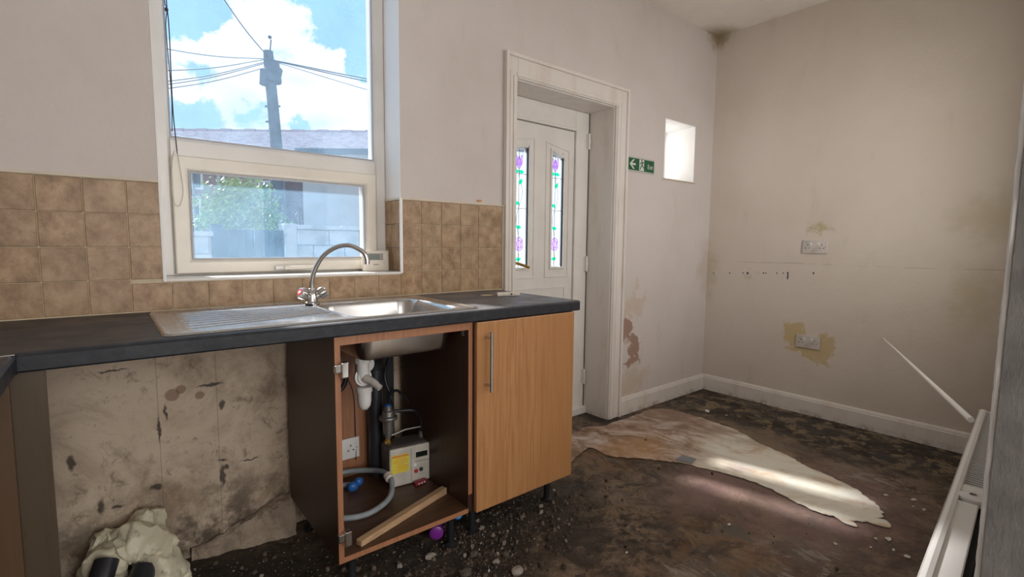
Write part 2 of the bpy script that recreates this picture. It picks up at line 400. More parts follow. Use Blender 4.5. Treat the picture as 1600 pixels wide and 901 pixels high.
mat('radiator_paint', None, (.84, .83, .80), .22)
mat('streak_white', None, (.93, .92, .88), .5)
mat('dark_grille', None, (.025, .025, .025), .7)
mat('cord_black', None, (.05, .045, .06), .7)
mat('cord_beige', None, (.42, .36, .28), .7)
mat('lead', None, (.06, .06, .07), .5)

# floor: bare damp concrete with peat-brown, rust and mould-black stains
def floorf(t, b):
    co = t.coord(); x, y, z = t.xyz(co); w1 = wob(t, co, .55, 2.6); w2 = wob(t, co, .25, 7)
    n = t.noise(co, 3.4, 12, .74, .9); n2 = t.noise(t.vmath('ADD', co, (5, 3, 1)), 8, 11, .78, .6); n3 = t.noise(t.vmath('ADD', co, (2, 8, 4)), 5, 12, .76, 1.2)
    c = t.ramp(n, [(.38, (.050, .034, .024)), (.45, (.115, .078, .052)), (.50, (.165, .112, .076)), (.55, (.22, .155, .105)), (.62, (.34, .25, .17))])
    c = t.mix(t.mr(n2, .51, .58, 0, .8), c, (.31, .215, .125))
    c = t.mix(t.mr(n3, .52, .59, 0, .85), c, (.05, .038, .028))
    rust = t.add(t.blob(co, (-1.6, -.35, 0), (.33, .25, .3), .8, w2), t.blob(co, (-1.95, -1.15, 0), (.5, .35, .3), .9, w1))
    c = t.mix(t.math('MULTIPLY', rust, t.mr(t.noise(co, 9, 7, .7), .38, .66, 0, .75)), c, (.22, .105, .035))
    tan = t.add(t.blob(co, (-.72, -.78, 0), (.26, .34, .3), .9, w2), t.blob(co, (-.80, -.40, 0), (.24, .22, .3), .9, w2), t.blob(co, (-.80, -1.25, 0), (.14, .26, .3), .9, w2))
    c = t.mix(t.math('MULTIPLY', tan, .7), c, (.27, .19, .13))
    sun_pink = t.add(t.blob(co, (-1.25, -1.3, 0), (.62, .42, .3), .9, w2), t.blob(co, (-1.45, -.9, 0), (.4, .25, .3), .9, w2))  # pinkish band of sunlight painted into the floor colour
    c = t.mix(t.math('MULTIPLY', sun_pink, .78), c, (.36, .225, .195))
    c = t.mix(t.math('MULTIPLY', t.mr(t.noise(co, 5, 8, .7, .5), .5, .66), t.blob(co, (-1.75, -1.3, 0), (.7, .4, .3), .8, w1)), c, (.16, .145, .115))
    # black mould along the right wall, blacker floor in the corner and under the units
    blk = t.add(t.math('MULTIPLY', t.mr(t.vmath('DOT_PRODUCT', t.vmath('ADD', co, w1), (1, 0, 0), out=1), -.75, -.40), t.mr(t.noise(co, 7, 11, .76, .8), .36, .50)),
                t.math('MULTIPLY', t.blob(co, (-2.55, -.45, 0), (.72, .50, .3), .5, w2), t.mr(t.noise(co, 9, 8, .75), .30, .52)),
                t.blob(co, (-3.45, -.35, 0), (.50, .42, .3), .5, w2),
                t.math('MULTIPLY', t.blob(co, (-2.15, -.95, 0), (.35, .25, .3), .6, w2), t.mr(t.noise(co, 14, 8, .75), .45, .6)),
                t.blob(co, (-1.17, .02, 0), (.14, .2, .3), .6, w2))
    c = t.mix(t.math('MULTIPLY', blk, .92), c, (.022, .017, .012))
    c = t.mix(t.math('MULTIPLY', t.math('MULTIPLY', t.mr(x, -.75, -.4), t.mr(t.noise(co, 9, 9, .76, .5), .51, .56)), .85), c, (.30, .225, .13))
    # scraped pale patches
    pal = t.math('MULTIPLY', t.add(t.blob(co, (-1.82, -1.42, 0), (.30, .13, .3), .5, w2), t.blob(co, (-2.13, -1.2, 0), (.16, .08, .3), .5, w2), t.blob(co, (-.75, -1.35, 0), (.18, .25, .3), .9, w2)), t.mr(t.noise(t.scale(co, (2.4, 1, 1)), 9, 9, .74, .8), .51, .57))
    c = t.mix(t.math('MULTIPLY', pal, .8), c, (.42, .37, .31))
    c = t.mix(t.mr(t.noise(co, 65, 5, .7), .64, .74, 0, .7), c, (.40, .34, .27))
    c = t.mix(t.mr(t.noise(t.vmath('ADD', co, (9, 9, 9)), 50, 5, .7), .62, .72, 0, .8), c, (.03, .022, .015))
    t.put(b.inputs['Base Color'], c)
    t.put(b.inputs['Roughness'], t.mr(t.noise(co, 3, 6), .35, .65, .38, .8))
    t.put(b.inputs['Normal'], t.bump(t.math('ADD', t.noise(co, 13, 10, .78), t.math('MULTIPLY', t.noise(co, 70, 5, .7), .5)), .75, .035))
mat('concrete_floor', floorf)
def screedf(t, b):
    co = t.coord(); x, y, z = t.xyz(co)
    along = t.math('ADD', t.math('MULTIPLY', x, .35), t.math('MULTIPLY', y, -1.))    # grows away from the door
    far = t.mr(t.math('ADD', along, t.math('MULTIPLY', t.noise(co, 4, 6), .5)), .25, .75)
    rot = t.new('ShaderNodeVectorRotate', rotation_type='Z_AXIS'); t.put(rot.inputs['Vector'], co); rot.inputs['Angle'].default_value = 1.15
    s = t.scale(rot.outputs[0], (.95, 1.6, 1))
    sm = t.noise(s, 3.6, 12, .70, 1.3); sm2 = t.noise(t.vmath('ADD', s, (4, 7, 1)), 7, 11, .74, 1.0)
    near = t.ramp(sm, [(.36, (.13, .075, .042)), (.44, (.27, .165, .10)), (.50, (.40, .27, .19)), (.56, (.54, .43, .37)), (.64, (.64, .58, .53))])
    near = t.mix(t.mr(sm2, .50, .62, 0, .75), near, (.24, .145, .085))
    near = t.mix(t.math('MULTIPLY', t.blob(co, (-1.42, -.42, 0), (.32, .22, .2), .9, wob(t, co, .25, 8)), .6), near, (.48, .25, .09))
    near = t.mix(t.mr(t.noise(s, 22, 8, .75), .58, .68, 0, .6), near, (.12, .07, .045))
    fc = t.ramp(sm, [(.38, (.58, .43, .31)), (.44, (.72, .63, .50)), (.52, (.79, .75, .64)), (.66, (.80, .79, .70))])
    fc = t.mix(t.math('MULTIPLY', t.mr(sm2, .52, .62, 0, .6), t.blob(co, (-1.02, -1.0, 0), (.22, .22, .2), .9, wob(t, co, .2, 6))), fc, (.62, .38, .22))
    c = t.mix(far, near, fc)
    back = t.math('MULTIPLY', t.mr(t.math('ADD', x, t.math('MULTIPLY', y, .35)), -1.25, -.95), t.mr(t.noise(s, 5, 8, .7), .35, .6))
    c = t.mix(t.math('MULTIPLY', back, .8), c, (.27, .18, .13))
    t.put(b.inputs['Base Color'], c); b.inputs['Roughness'].default_value = .42
    t.put(b.inputs['Normal'], t.bump(t.noise(s, 14, 8, .7), .3, .012))
mat('levelling_compound', screedf)
def rubblef(t, b):
    r = t.new('ShaderNodeNewGeometry').outputs['Random Per Island']
    t.put(b.inputs['Base Color'], t.ramp(r, [(0, (.03, .022, .016)), (.5, (.085, .06, .042)), (.8, (.15, .11, .08)), (.95, (.24, .19, .15)), (1, (.48, .43, .37))]))
mat('rubble', rubblef, rough=.85)
mat('paint_chip', None, (.62, .58, .52), .6)
mat('foil', None, (.30, .33, .36), .25, .8)

# outdoors
mat('outdoor_paving', worn(2, .2), (.30, .28, .26), .9)
mat('white_blockwork', worn(5, .25), (.50, .52, .54), .85)
mat('dark_gate', worn(8, .2), (.035, .055, .085), .7)
def brickf(t, b):
    nd = t.new('ShaderNodeTexBrick'); t.put(nd.inputs['Vector'], t.scale(t.vmath('ADD', t.coord(), (0, 0, 0)), (1, 1, 1)))
    sw = t.new('ShaderNodeCombineXYZ'); x, y, z = t.xyz(t.coord()); t.put(sw.inputs[0], x); t.put(sw.inputs[1], z)
    t.put(nd.inputs['Vector'], sw.outputs[0]); nd.inputs['Scale'].default_value = 4.4
    nd.inputs['Color1'].default_value = (.20, .10, .085, 1); nd.inputs['Color2'].default_value = (.27, .15, .12, 1); nd.inputs['Mortar'].default_value = (.30, .27, .25, 1)
    nd.inputs['Mortar Size'].default_value = .015
    t.put(b.inputs['Base Color'], nd.outputs[0])
mat('far_brick', brickf, rough=.9)
mat('far_render', worn(1.5, .1), (.56, .55, .55), .9)
mat('far_slate', lambda t, b: (t.put(b.inputs['Base Color'], t.mix(t.mr(t.noise(t.scale(t.coord(), (2, 2, 14)), 2.4, 4, .6), .45, .6), (.66, .58, .60), (.46, .40, .44)))), rough=.8)
mat('ridge_clay', None, (.40, .32, .34), .8)
mat('window_glass_far', None, (.10, .13, .18), .1)
mat('leaf_green', lambda t, b: t.put(b.inputs['Base Color'], t.mix(t.new('ShaderNodeNewGeometry').outputs['Random Per Island'], (.12, .25, .03), (.34, .46, .12))), rough=.5)
mat('bark', worn(10, .2), (.16, .12, .08), .9)
mat('pole_wood', worn(10, .2), (.13, .13, .16), .8)
mat('cable', None, (.06, .07, .10), .7)
def glassmat(name, film, filmcol, refl=.012, speck=True, rough=0.):
    m = bpy.data.materials.new(name); m.use_nodes = True; t = NT(m.node_tree); tint = filmcol if not speck and film < .7 and max(filmcol)-min(filmcol) > .3 else (.94, .96, 1.); t.n.remove(t.n['Principled BSDF'])
    tr = t.new('ShaderNodeBsdfTransparent'); tr.inputs[0].default_value = (*tint, 1)
    tl = t.new('ShaderNodeBsdfTranslucent'); tl.inputs[0].default_value = (*filmcol, 1)
    gl = t.new('ShaderNodeBsdfGlossy'); gl.inputs['Roughness'].default_value = rough
    f = film
    if speck:
        co = t.coord()
        dots = t.mr(t.voro(co, 95), .10, .17, 1, 0); dots = t.math('MULTIPLY', dots, t.mr(t.noise(co, 6, 3), .46, .62))
        run = t.math('MULTIPLY', t.mr(t.noise(t.scale(co, (1, 1, .07)), 75, 2), .70, .76), t.mr(t.noise(co, 5, 2), .5, .6))
        f = t.math('MINIMUM', t.math('ADD', t.math('ADD', t.math('MULTIPLY', dots, .28), t.math('MULTIPLY', run, .25)), t.mr(t.noise(co, 4, 6, .7), .3, .8, film*.7, film*1.4)), .9)
    a = t.new('ShaderNodeMixShader'); t.put(a.inputs[0], f); t.l.new(tr.outputs[0], a.inputs[1]); t.l.new(tl.outputs[0], a.inputs[2])
    c = t.new('ShaderNodeMixShader'); c.inputs[0].default_value = refl; t.l.new(a.outputs[0], c.inputs[1]); t.l.new(gl.outputs[0], c.inputs[2])
    t.l.new(c.outputs[0], t.n['Material Output'].inputs[0]); M[name] = m
glassmat('dirty_glass', .085, (.38, .68, 1.))
glassmat('upper_glass', .06, (.45, .72, 1.))
glassmat('door_glass', .19, (.80, .92, 1.), speck=False)
glassmat('frosted_glass', .88, (1., 1., 1.), speck=False)
glassmat('purple_glass', .40, (.72, .58, .97), speck=False)
glassmat('green_glass', .5, (.06, .70, .50), speck=False)
glassmat('bulb_glass', .3, (1., 1., 1.), speck=False)

# ================================================================== THE ROOM SHELL
H = 2.70; XL = -4.45
def hole_wall(x0, x1, y0, y1, z0, z1, holes):
    """wall slab with rectangular openings (hx0,hx1,hz0,hz1); faces built on a grid so that nothing overlaps"""
    mb = MB(); xs = sorted({x0, x1, *[h[0] for h in holes], *[h[1] for h in holes]}); zs = sorted({z0, z1, *[h[2] for h in holes], *[h[3] for h in holes]})
    for a, b in zip(xs, xs[1:]):
        for c, d_ in zip(zs, zs[1:]):
            mx, mz = (a+b)/2, (c+d_)/2
            if not any(h[0] < mx < h[1] and h[2] < mz < h[3] for h in holes): mb.box(a, b, y0, y1, c, d_)
    bmesh.ops.remove_doubles(mb.bm, verts=mb.bm.verts, dist=1e-5)
    seen = {}
    for f in list(mb.bm.faces): seen.setdefault(tuple(sorted(v.index for v in f.verts)), []).append(f)
    mb.bm.verts.index_update(); seen = {}
    for f in mb.bm.faces: seen.setdefault(tuple(sorted(v.index for v in f.verts)), []).append(f)
    dead = [f for fs in seen.values() if len(fs) > 1 for f in fs]
    bmesh.ops.delete(mb.bm, geom=dead, context='FACES_ONLY')
    return mb
WX0, WX1, WZ0, WZ1 = -3.50, -2.62, 1.006, 2.66      # window opening
DX0, DX1, DZ1 = -1.965, -1.17, 1.985                # door opening
SX0, SX1, SZ0, SZ1 = -.632, -.25, 1.60, 2.005       # small window
wall_back = hole_wall(XL-.2, .25, 0, .32, -.12, H, [(WX0, WX1, WZ0, WZ1), (DX0, DX1, -.05, DZ1), (SX0, SX1, SZ0, SZ1)]).build('wall_back', 'back_wall_plaster', kind='structure')
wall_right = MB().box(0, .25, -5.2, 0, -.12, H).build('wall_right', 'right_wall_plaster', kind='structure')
MB().box(XL-.2, XL, -5.2, 0, -.12, H).build('wall_left', 'plain_plaster', kind='structure')
hole_wall(XL-.2, .25, -5.4, -5.2, -.12, H, [(-3.9, -1.5, .65, 2.4)]).build('wall_rear', 'plain_plaster', kind='structure')
MB().box(XL-.2, .25, -5.4, .32, H, H+.15).build('ceiling', 'ceiling_paint', kind='structure')
# partition with the doorway the camera stands in; its room side is a little out of square
def py_(x): return -1.93+(x+2.52)*.0625
pw = MB()
def pier(x0, x1, z0, z1): pw.hexa([(x, y, z) for z in (z0, z1) for x, y in ((x0, -2.12), (x1, -2.12), (x1, py_(x1)), (x0, py_(x0)))])
pw.hexa([(-2.52, -2.28, -.02), (-2.20, -2.28, -.02), (-2.20, py_(-2.2), -.02), (-2.52, py_(-2.52), -.02), (-2.52, -2.28, H), (-2.20, -2.28, H), (-2.20, py_(-2.2), H), (-2.52, py_(-2.52), H)])
pier(-2.20, 0, -.02, 1.0); pier(-2.20, 0, 2.1, H); pier(-.40, 0, 1.0, 2.1)
wall_front = pw.build('wall_front', 'plain_plaster', kind='structure')
# rough grey jamb; a ragged white tube carries its paint edge and the highlight there
jb = MB(); n = 60
g = [[jb.bm.verts.new((-2.538+.004*noise.noise(Vector((0, yy*20, zz*14)))+.0025*noise.noise(Vector((3, yy*60, zz*60))), yy, zz)) for zz in [H*i/180 for i in range(181)]] for yy in [-1.934-.35*j/24 for j in range(25)]]
for a, b_ in zip(g, g[1:]):
    for i in range(180): jb.bm.faces.new((a[i], a[i+1], b_[i+1], b_[i]))
jamb = jb.build('door_2', 'grey_paint', kind='structure', smooth=True, label='rough grey painted door jamb at the right edge')
je = MB(); pts = [(-2.531+.0016*noise.noise(Vector((7, 0, i*.21))), -1.929+.001*noise.noise(Vector((0, 5, i*.3))), H*i/240) for i in range(241)]
je.tube(pts, [.0036+.0016*abs(noise.noise(Vector((1, 2, i*.37)))) for i in range(241)], 6)
je.build('paint_edge_highlight', 'white_edge', jamb, smooth=True, label='ragged white paint edge with its highlight')

# floor: uneven slab
fb = MB(); nx, ny = 150, 180
def fz(x, y):
    v = Vector((x, y, 0)); h = .003*noise.noise(v*4)+.002*noise.noise(v*13)
    k = max(0, 1-((x+2.7)/1.3)**2-((y+.5)/.65)**2); h += k*(.009*noise.noise(v*17)+.005*noise.noise(v*41))
    return h-.002
g = [[fb.bm.verts.new((x, y, fz(x, y))) for y in [-5.2+5.5*j/ny for j in range(ny+1)]] for x in [XL+(-XL)*i/nx for i in range(nx+1)]]
for a, b_ in zip(g, g[1:]):
    for j in range(ny): fb.bm.faces.new((a[j], b_[j], b_[j+1], a[j+1]))
floor = fb.build('floor', 'concrete_floor', smooth=True, kind='structure')
def world(px, py, z=0.):
    """floor point under a measured direction (survey of the photograph)"""
    dv = F_+RR*(px-800)/FPX-UU*(py-450.5)/FPX; k = (z-CAM.z)/dv.z; return CAM+dv*k
def sheet(pts, z0, name, m, parent, jit=.022, sub=16, th=.003, label=None):
    P = [world(*p) for p in pts]; out = []
    n = len(P)
    for i in range(n):
        a, b_, c_, d_ = P[i-1], P[i], P[(i+1) % n], P[(i+2) % n]
        for k in range(sub):
            u = k/sub
            q = .5*((2*b_)+(c_-a)*u+(2*a-5*b_+4*c_-d_)*u*u+(3*b_-a-3*c_+d_)*u**3)
            q += noise.noise_vector(Vector((q.x*9, q.y*9, 3)))*jit+noise.noise_vector(Vector((q.x*40, q.y*40, 3)))*jit*.45+noise.noise_vector(Vector((q.x*110, q.y*110, 3)))*jit*.2
            out.append((q.x, q.y))
    mb = MB(); top = [mb.bm.verts.new((x, y, z0)) for x, y in out]; cen = sum((Vector((x, y, 0)) for x, y in out), Vector())/len(out)
    lo = [mb.bm.verts.new((cen.x+(x-cen.x)*1.006, cen.y+(y-cen.y)*1.006, z0-th)) for x, y in out]
    f = mb.bm.faces.new(top); N = len(out)
    for i in range(N): mb.bm.faces.new((top[i], lo[i], lo[(i+1) % N], top[(i+1) % N]))
    bmesh.ops.triangulate(mb.bm, faces=[f])
    return mb.build(name, m, parent, label=label)
sheet([(905, 672), (958, 662), (1020, 640), (1045, 640), (1100, 655), (1160, 678), (1205, 702), (1250, 722), (1290, 742), (1330, 762), (1362, 783), (1372, 800), (1358, 815), (1330, 815), (1300, 806), (1250, 788), (1210, 767), (1160, 747), (1110, 733), (1060, 722), (1000, 717), (950, 712), (925, 700), (885, 722), (860, 700)], .005, 'levelling_compound', 'levelling_compound', floor, label='smeared patch of pale floor levelling compound')
sheet([(1300, 803), (1326, 812), (1340, 824), (1318, 817)], .004, 'compound_drip', 'levelling_compound', floor, .004, 6)
sheet([(1352, 812), (1380, 812), (1392, 824), (1368, 820)], .004, 'compound_drip', 'levelling_compound', floor, .006, 6)

# skirting boards
def skirting(p0, p1, nrm, h=.12):
    p0, p1, nr = Vector(p0), Vector(p1), Vector(nrm); mb = MB()
    prof = [(0, 0), (.02, 0), (.02, h-.022), (.015, h-.018), (.015, h-.012), (.010, h-.003), (.006, h), (0, h)]
    A = [mb.bm.verts.new(p0+nr*u+Vector((0, 0, v))) for u, v in prof]; B = [mb.bm.verts.new(p1+nr*u+Vector((0, 0, v))) for u, v in prof]
    mb.bm.faces.new(A); mb.bm.faces.new(B)
    for i in range(len(prof)): j = (i+1) % len(prof); mb.bm.faces.new((A[i], A[j], B[j], B[i]))
    return mb
skirting((-1.055, 0, 0), (0, 0, 0), (0, -1, 0)).build('baseboard_back', 'gloss_woodwork', kind='structure')
skirting((0, -.02, 0), (0, -1.765, 0), (-1, 0, 0)).build('baseboard_right', 'gloss_woodwork', kind='structure')

# door surround: moulded architrave and lined reveal
arch = thing('trim_1', (0, 0, 0), kind='structure', label='white moulded door surround')
for nm, a, b_, c_, d_ in (('architrave_left', -2.045, DX0, 0, 2.105), ('architrave_right', DX1, -1.055, 0, 2.105)):
    mb = MB().box(a, b_, -.016, -.001, c_, d_)
    outer, inner = (a, b_) if nm.endswith('left') else (b_, a); s = 1 if outer < inner else -1
    mb.box(min(outer, outer+s*.02), max(outer, outer+s*.02), -.028, -.015, c_, d_)
    mb.box(min(inner-s*.028, inner-s*.008), max(inner-s*.028, inner-s*.008), -.022, -.015, c_, DZ1+.008)
    mb.box(min(inner-s*.05, inner-s*.042), max(inner-s*.05, inner-s*.042), -.019, -.015, c_, DZ1+.03)
    mb.bevel(.0025, 1).build('architrave_upright', 'gloss_woodwork', arch)
mb = MB().box(DX0, DX1, -.016, -.001, DZ1, 2.105).box(-2.025, -1.075, -.028, -.015, 2.085, 2.105).box(DX0-.008, DX1+.008, -.022, -.015, DZ1+.008, DZ1+.028)
mb.bevel(.0025, 1).build('architrave_head', 'gloss_woodwork', arch)
MB().box(DX1-.006, DX1+.0, -.001, .20, 0, DZ1).build('reveal_lining', 'gloss_woodwork', arch)
MB().box(DX0, DX0+.006, -.001, .20, 0, DZ1).build('reveal_lining', 'gloss_woodwork', arch)
MB().box(DX0+.006, DX1-.006, -.001, .20, DZ1-.006, DZ1).build('reveal_head', 'gloss_woodwork', arch)

# ------------------------------------------------------------------ wall tiles (each a part of the back wall)
S = .1063; TZ = [.902+i*S for i in range(5)]
tile_cache = {}
def tile(x0, x1, z0, z1, y=0., side=None):
    w_, h_ = round(x1-x0-.0026, 4), round(z1-z0-.0026, 4)
    key = (w_, h_, side)
    if key not in tile_cache:
        if side: mb = MB().box(-.006, 0, -w_/2, w_/2, -h_/2, h_/2)
        else: mb = MB().box(-w_/2, w_/2, -.008, 0, -h_/2, h_/2)
        mb.bevel(.0016, 1); tile_cache[key] = o = mb.build('tile', 'stone_tile'); o.parent = wall_back
    else:
        o = tile_cache[key].copy(); C.objects.link(o); o.parent = wall_back
    j = random.uniform(-.0006, .0006)
    o.location = (side, (x0+x1)/2, (z0+z1)/2) if side else ((x0+x1)/2, y-.001+j, (z0+z1)/2)
    return o
xs_left = [-3.80+i*S for i in range(-6, 3)]+[-3.499]
for r in (1, 2, 3):
    for a, b_ in zip(xs_left, xs_left[1:]): tile(max(a, XL), b_, TZ[r], TZ[r+1]) if b_ > XL+.02 else None
bot = [-3.80+i*S for i in range(-6, 3)]+[-3.479+i*S for i in range(0, 13)]+[-2.053]
for a, b_ in zip(bot, bot[1:]):
    if b_ < XL+.02: continue
    top = TZ[1] if (b_ < -3.50 or a > -2.63) else WZ0-.010
    if a < WX0 < b_: tile(a, b_, TZ[0], WZ0-.010)
    else: tile(max(a, XL), b_, TZ[0], top)
xr = [WX1+.004]+[-3.479+i*S for i in range(9, 13)]+[-2.053]
for r in (1, 2, 3):
    for a, b_ in zip(xr, xr[1:]): tile(a, b_, TZ[r], TZ[r+1])
for r in (1, 2, 3):                                              # right window reveal, tiled up to the same height
    tile(.001, .088, max(TZ[r], WZ0+.004), TZ[r+1], side=WX1-.0005); tile(.088, .149, max(TZ[r], WZ0+.004), TZ[r+1], side=WX1-.0005)
gb = MB().box(XL, WX0, -.0055, -.0005, .9, TZ[4]+.003).box(WX1, -2.05, -.0055, -.0005, .9, TZ[4]+.003).box(WX0, WX1, -.0055, -.0005, .9, WZ0-.008)
gb.build('grout_bed', 'grout', wall_back)
bd = MB().box(XL, WX0, -.012, -.0006, TZ[4]+.0005, TZ[4]+.009).bevel(.003, 2).build('tile_edging', 'trim_bead', wall_back)
MB().box(WX1-.004, -2.046, -.012, -.0006, TZ[4]+.0005, TZ[4]+.009).bevel(.003, 2).build('tile_edging', 'trim_bead', wall_back)
MB().box(-2.053, -2.045, -.012, -.0006, .9, TZ[4]+.005).bevel(.003, 2).build('tile_edging', 'trim_bead', wall_back)
MB().box(WX1-.009, WX1+.004, -.012, .0, WZ0-.004, TZ[4]+.009).bevel(.004, 2).build('tile_edging', 'white_edge', wall_back)
MB().box(WX1-.009, WX1-.001, .0, .149, TZ[4]+.0005, TZ[4]+.007).build('tile_edging', 'trim_bead', wall_back)
MB().box(WX0-.002, WX0+.008, -.012, .0, WZ0-.008, TZ[4]+.006).bevel(.003, 2).build('tile_edging', 'white_edge', wall_back)
MB().box(XL, -2.05, -.0115, -.0005, .897, .9035).bevel(.002, 1).build('sealant_bead', 'grout', wall_back)

# ------------------------------------------------------------------ window
win = thing('window_1', (0, 0, 0), kind='structure', label='white plastic framed window above the sink')
def frame_rect(x0, x1, z0, z1, w_, y0, y1, bev=.006, wb=None):
    """mitred frame with sloped inner lip"""
    wb = wb or w_; mb = MB()
    O = [(x0, z0), (x1, z0), (x1, z1), (x0, z1)]; I = [(x0+w_, z0+wb), (x1-w_, z0+wb), (x1-w_, z1-w_), (x0+w_, z1-w_)]
    I2 = [(x0+w_-bev*1.6, z0+wb-bev*1.6), (x1-w_+bev*1.6, z0+wb-bev*1.6), (x1-w_+bev*1.6, z1-w_+bev*1.6), (x0+w_-bev*1.6, z1-w_+bev*1.6)]
    rings = [[mb.bm.verts.new((x, y1, z)) for x, z in O], [mb.bm.verts.new((x, y0+bev*.5, z)) for x, z in O], [mb.bm.verts.new((x+(bev*.5 if x == x0 else -bev*.5), y0, z+(bev*.5 if z == z0 else -bev*.5))) for x, z in O],
             [mb.bm.verts.new((x, y0, z)) for x, z in I2], [mb.bm.verts.new((x, y0+bev*1.8, z)) for x, z in I], [mb.bm.verts.new((x, y1, z)) for x, z in I]]
    for a, b_ in zip(rings, rings[1:]+rings[:1]):
        for i in range(4): mb.bm.faces.new((a[i], a[(i+1) % 4], b_[(i+1) % 4], b_[i]))
    return mb
frame_rect(WX0, WX1-.002, WZ0+.002, WZ1, .052, .15, .22, wb=.012).build('frame', 'upvc_white', win)
tr = MB(); tr.prism([(.15, 1.447), (.15, 1.497), (.162, 1.51), (.22, 1.51), (.22, 1.440), (.158, 1.440)], 'x', WX0+.052, WX1-.054); tr.build('transom', 'upvc_white', win)
frame_rect(WX0+.050, WX1-.058+.0, WZ0+.010, 1.443, .052, .128, .20, .007).build('opening_sash', 'upvc_cream', win)
frame_rect(WX0+.101, WX1-.109, WZ0+.061, 1.392, .006, .136, .15, .001).build('glazing_gasket', 'pale_gasket', win)
frame_rect(WX0+.051, WX1-.053, 1.509, WZ1-.051, .006, .160, .175, .001).build('glazing_gasket', 'pale_gasket', win)
MB().box(WX0+.100, WX1-.108, .155, .160, WZ0+.060, 1.393).build('pane', 'dirty_glass', win, label='dirty speckled lower pane')
MB().box(WX0+.051, WX1-.053, .178, .183, 1.509, WZ1-.051).build('pane', 'upper_glass', win)
MB().box(WX1-.003, WX1-.0005, .0, .149, TZ[4]+.008, WZ1).build('reveal_lining', 'reveal_paint', win)
MB().box(WX0+.0005, WX0+.003, .0, .149, WZ0+.002, WZ1).build('reveal_lining', 'reveal_paint', win)
sl = MB().box(WX0, WX1-.001, -.010, .15, WZ0-.008, WZ0+.002).bevel(.003, 2).build('sill', 'upvc_white', win)
hd = MB().box(-3.120, -3.040, .112, .128, 1.022, 1.040).bevel(.006, 3).build('handle_base', 'upvc_white', win, smooth=True)
hb = MB(); hb.tube([(-3.085, .108, 1.030), (-3.03, .100, 1.031), (-2.965, .104, 1.033)], [.009, .008, .006], 10, 4); hb.build('handle_lever', 'upvc_cream', hd, smooth=True)
MB().lathe((-3.070, .112, 1.030), (0, -1, 0), [(0, .009), (.010, .009), (.012, .006)], 14).build('lock_button', 'chrome', hd, smooth=True)

# small window at the far end: deep bright reveal with an obscured pane
w2 = thing('window_2', (0, 0, 0), kind='structure', label='small deep-set window with obscured glass near the corner')
MB().box(SX1-.004, SX1, .0, .25, SZ0, SZ1).build('reveal_lining', 'reveal_paint', w2)
MB().box(SX0, SX0+.004, .0, .25, SZ0, SZ1).build('reveal_lining', 'reveal_paint', w2)
MB().box(SX0, SX1, .0, .25, SZ1-.004, SZ1).build('reveal_head', 'reveal_paint', w2)
MB().box(SX0-.015, SX1+.02, -.012, .25, SZ0-.008, SZ0).bevel(.003, 2).build('sill', 'trim_bead', w2)
frame_rect(SX0+.004, SX1-.004, SZ0, SZ1-.004, .012, .245, .30).build('frame', 'upvc_white', w2)
MB().box(SX0+.016, SX1-.016, .255, .260, SZ0+.012, SZ1-.016).build('pane', 'frosted_glass', w2)

w4 = thing('added_window_4', (0, 0, 0), kind='structure')  # unseen window added over the radiator, frames the fill light
frame_rect(-2.20, -.40, 1.0, 2.1, .05, -2.10, -2.03).build('frame', 'upvc_white', w4)  # frame of the added window
# window added round the rear fill light (out of view)
w3 = thing('added_window_3', (0, 0, 0), kind='structure')
frame_rect(-3.9, -1.5, .65, 2.4, .06, -5.35, -5.28).build('frame', 'upvc_white', w3)  # frame of the added window

# ------------------------------------------------------------------ back door
door = thing('door_1', (0, 0, 0), kind='structure', label='white plastic back door with two leaded glass strips')
YD = .20
FX0, FX1 = -1.965+.006, DX1-.006
fr = MB().box(FX0, -1.868, YD, YD+.07, 0, DZ1-.006).box(-1.302, FX1, YD, YD+.07, 0, DZ1-.006).box(-1.868, -1.302, YD, YD+.07, 1.852, DZ1-.006)
fr.box(-1.885, -1.868, YD+.012, YD+.06, .03, 1.852).box(-1.302, -1.285, YD-.006, YD, .03, 1.86).box(-1.868, -1.285, YD-.006, YD, 1.852, 1.868); fr.bevel(.003, 1)
fr.build('door_frame', 'upvc_white', door)
MB().box(FX0, FX1, YD-.03, YD+.07, 0, .045).bevel(.004, 2).build('threshold', 'upvc_white', door)
LX0, LX1, LZ0, LZ1 = -1.864, -1.307, .055, 1.846
GL = [(-1.795, -1.690, 1.685, 1.712), (-1.500, -1.398, 1.706, 1.672)]     # x0,x1, top z at x0, top z at x1
GZ0 = .995
leaf = hole_wall(LX0, LX1, YD+.008, YD+.05, LZ0, LZ1, [(g_[0], g_[1], GZ0, 1.70) for g_ in GL]).build('door_leaf', 'upvc_white', door)
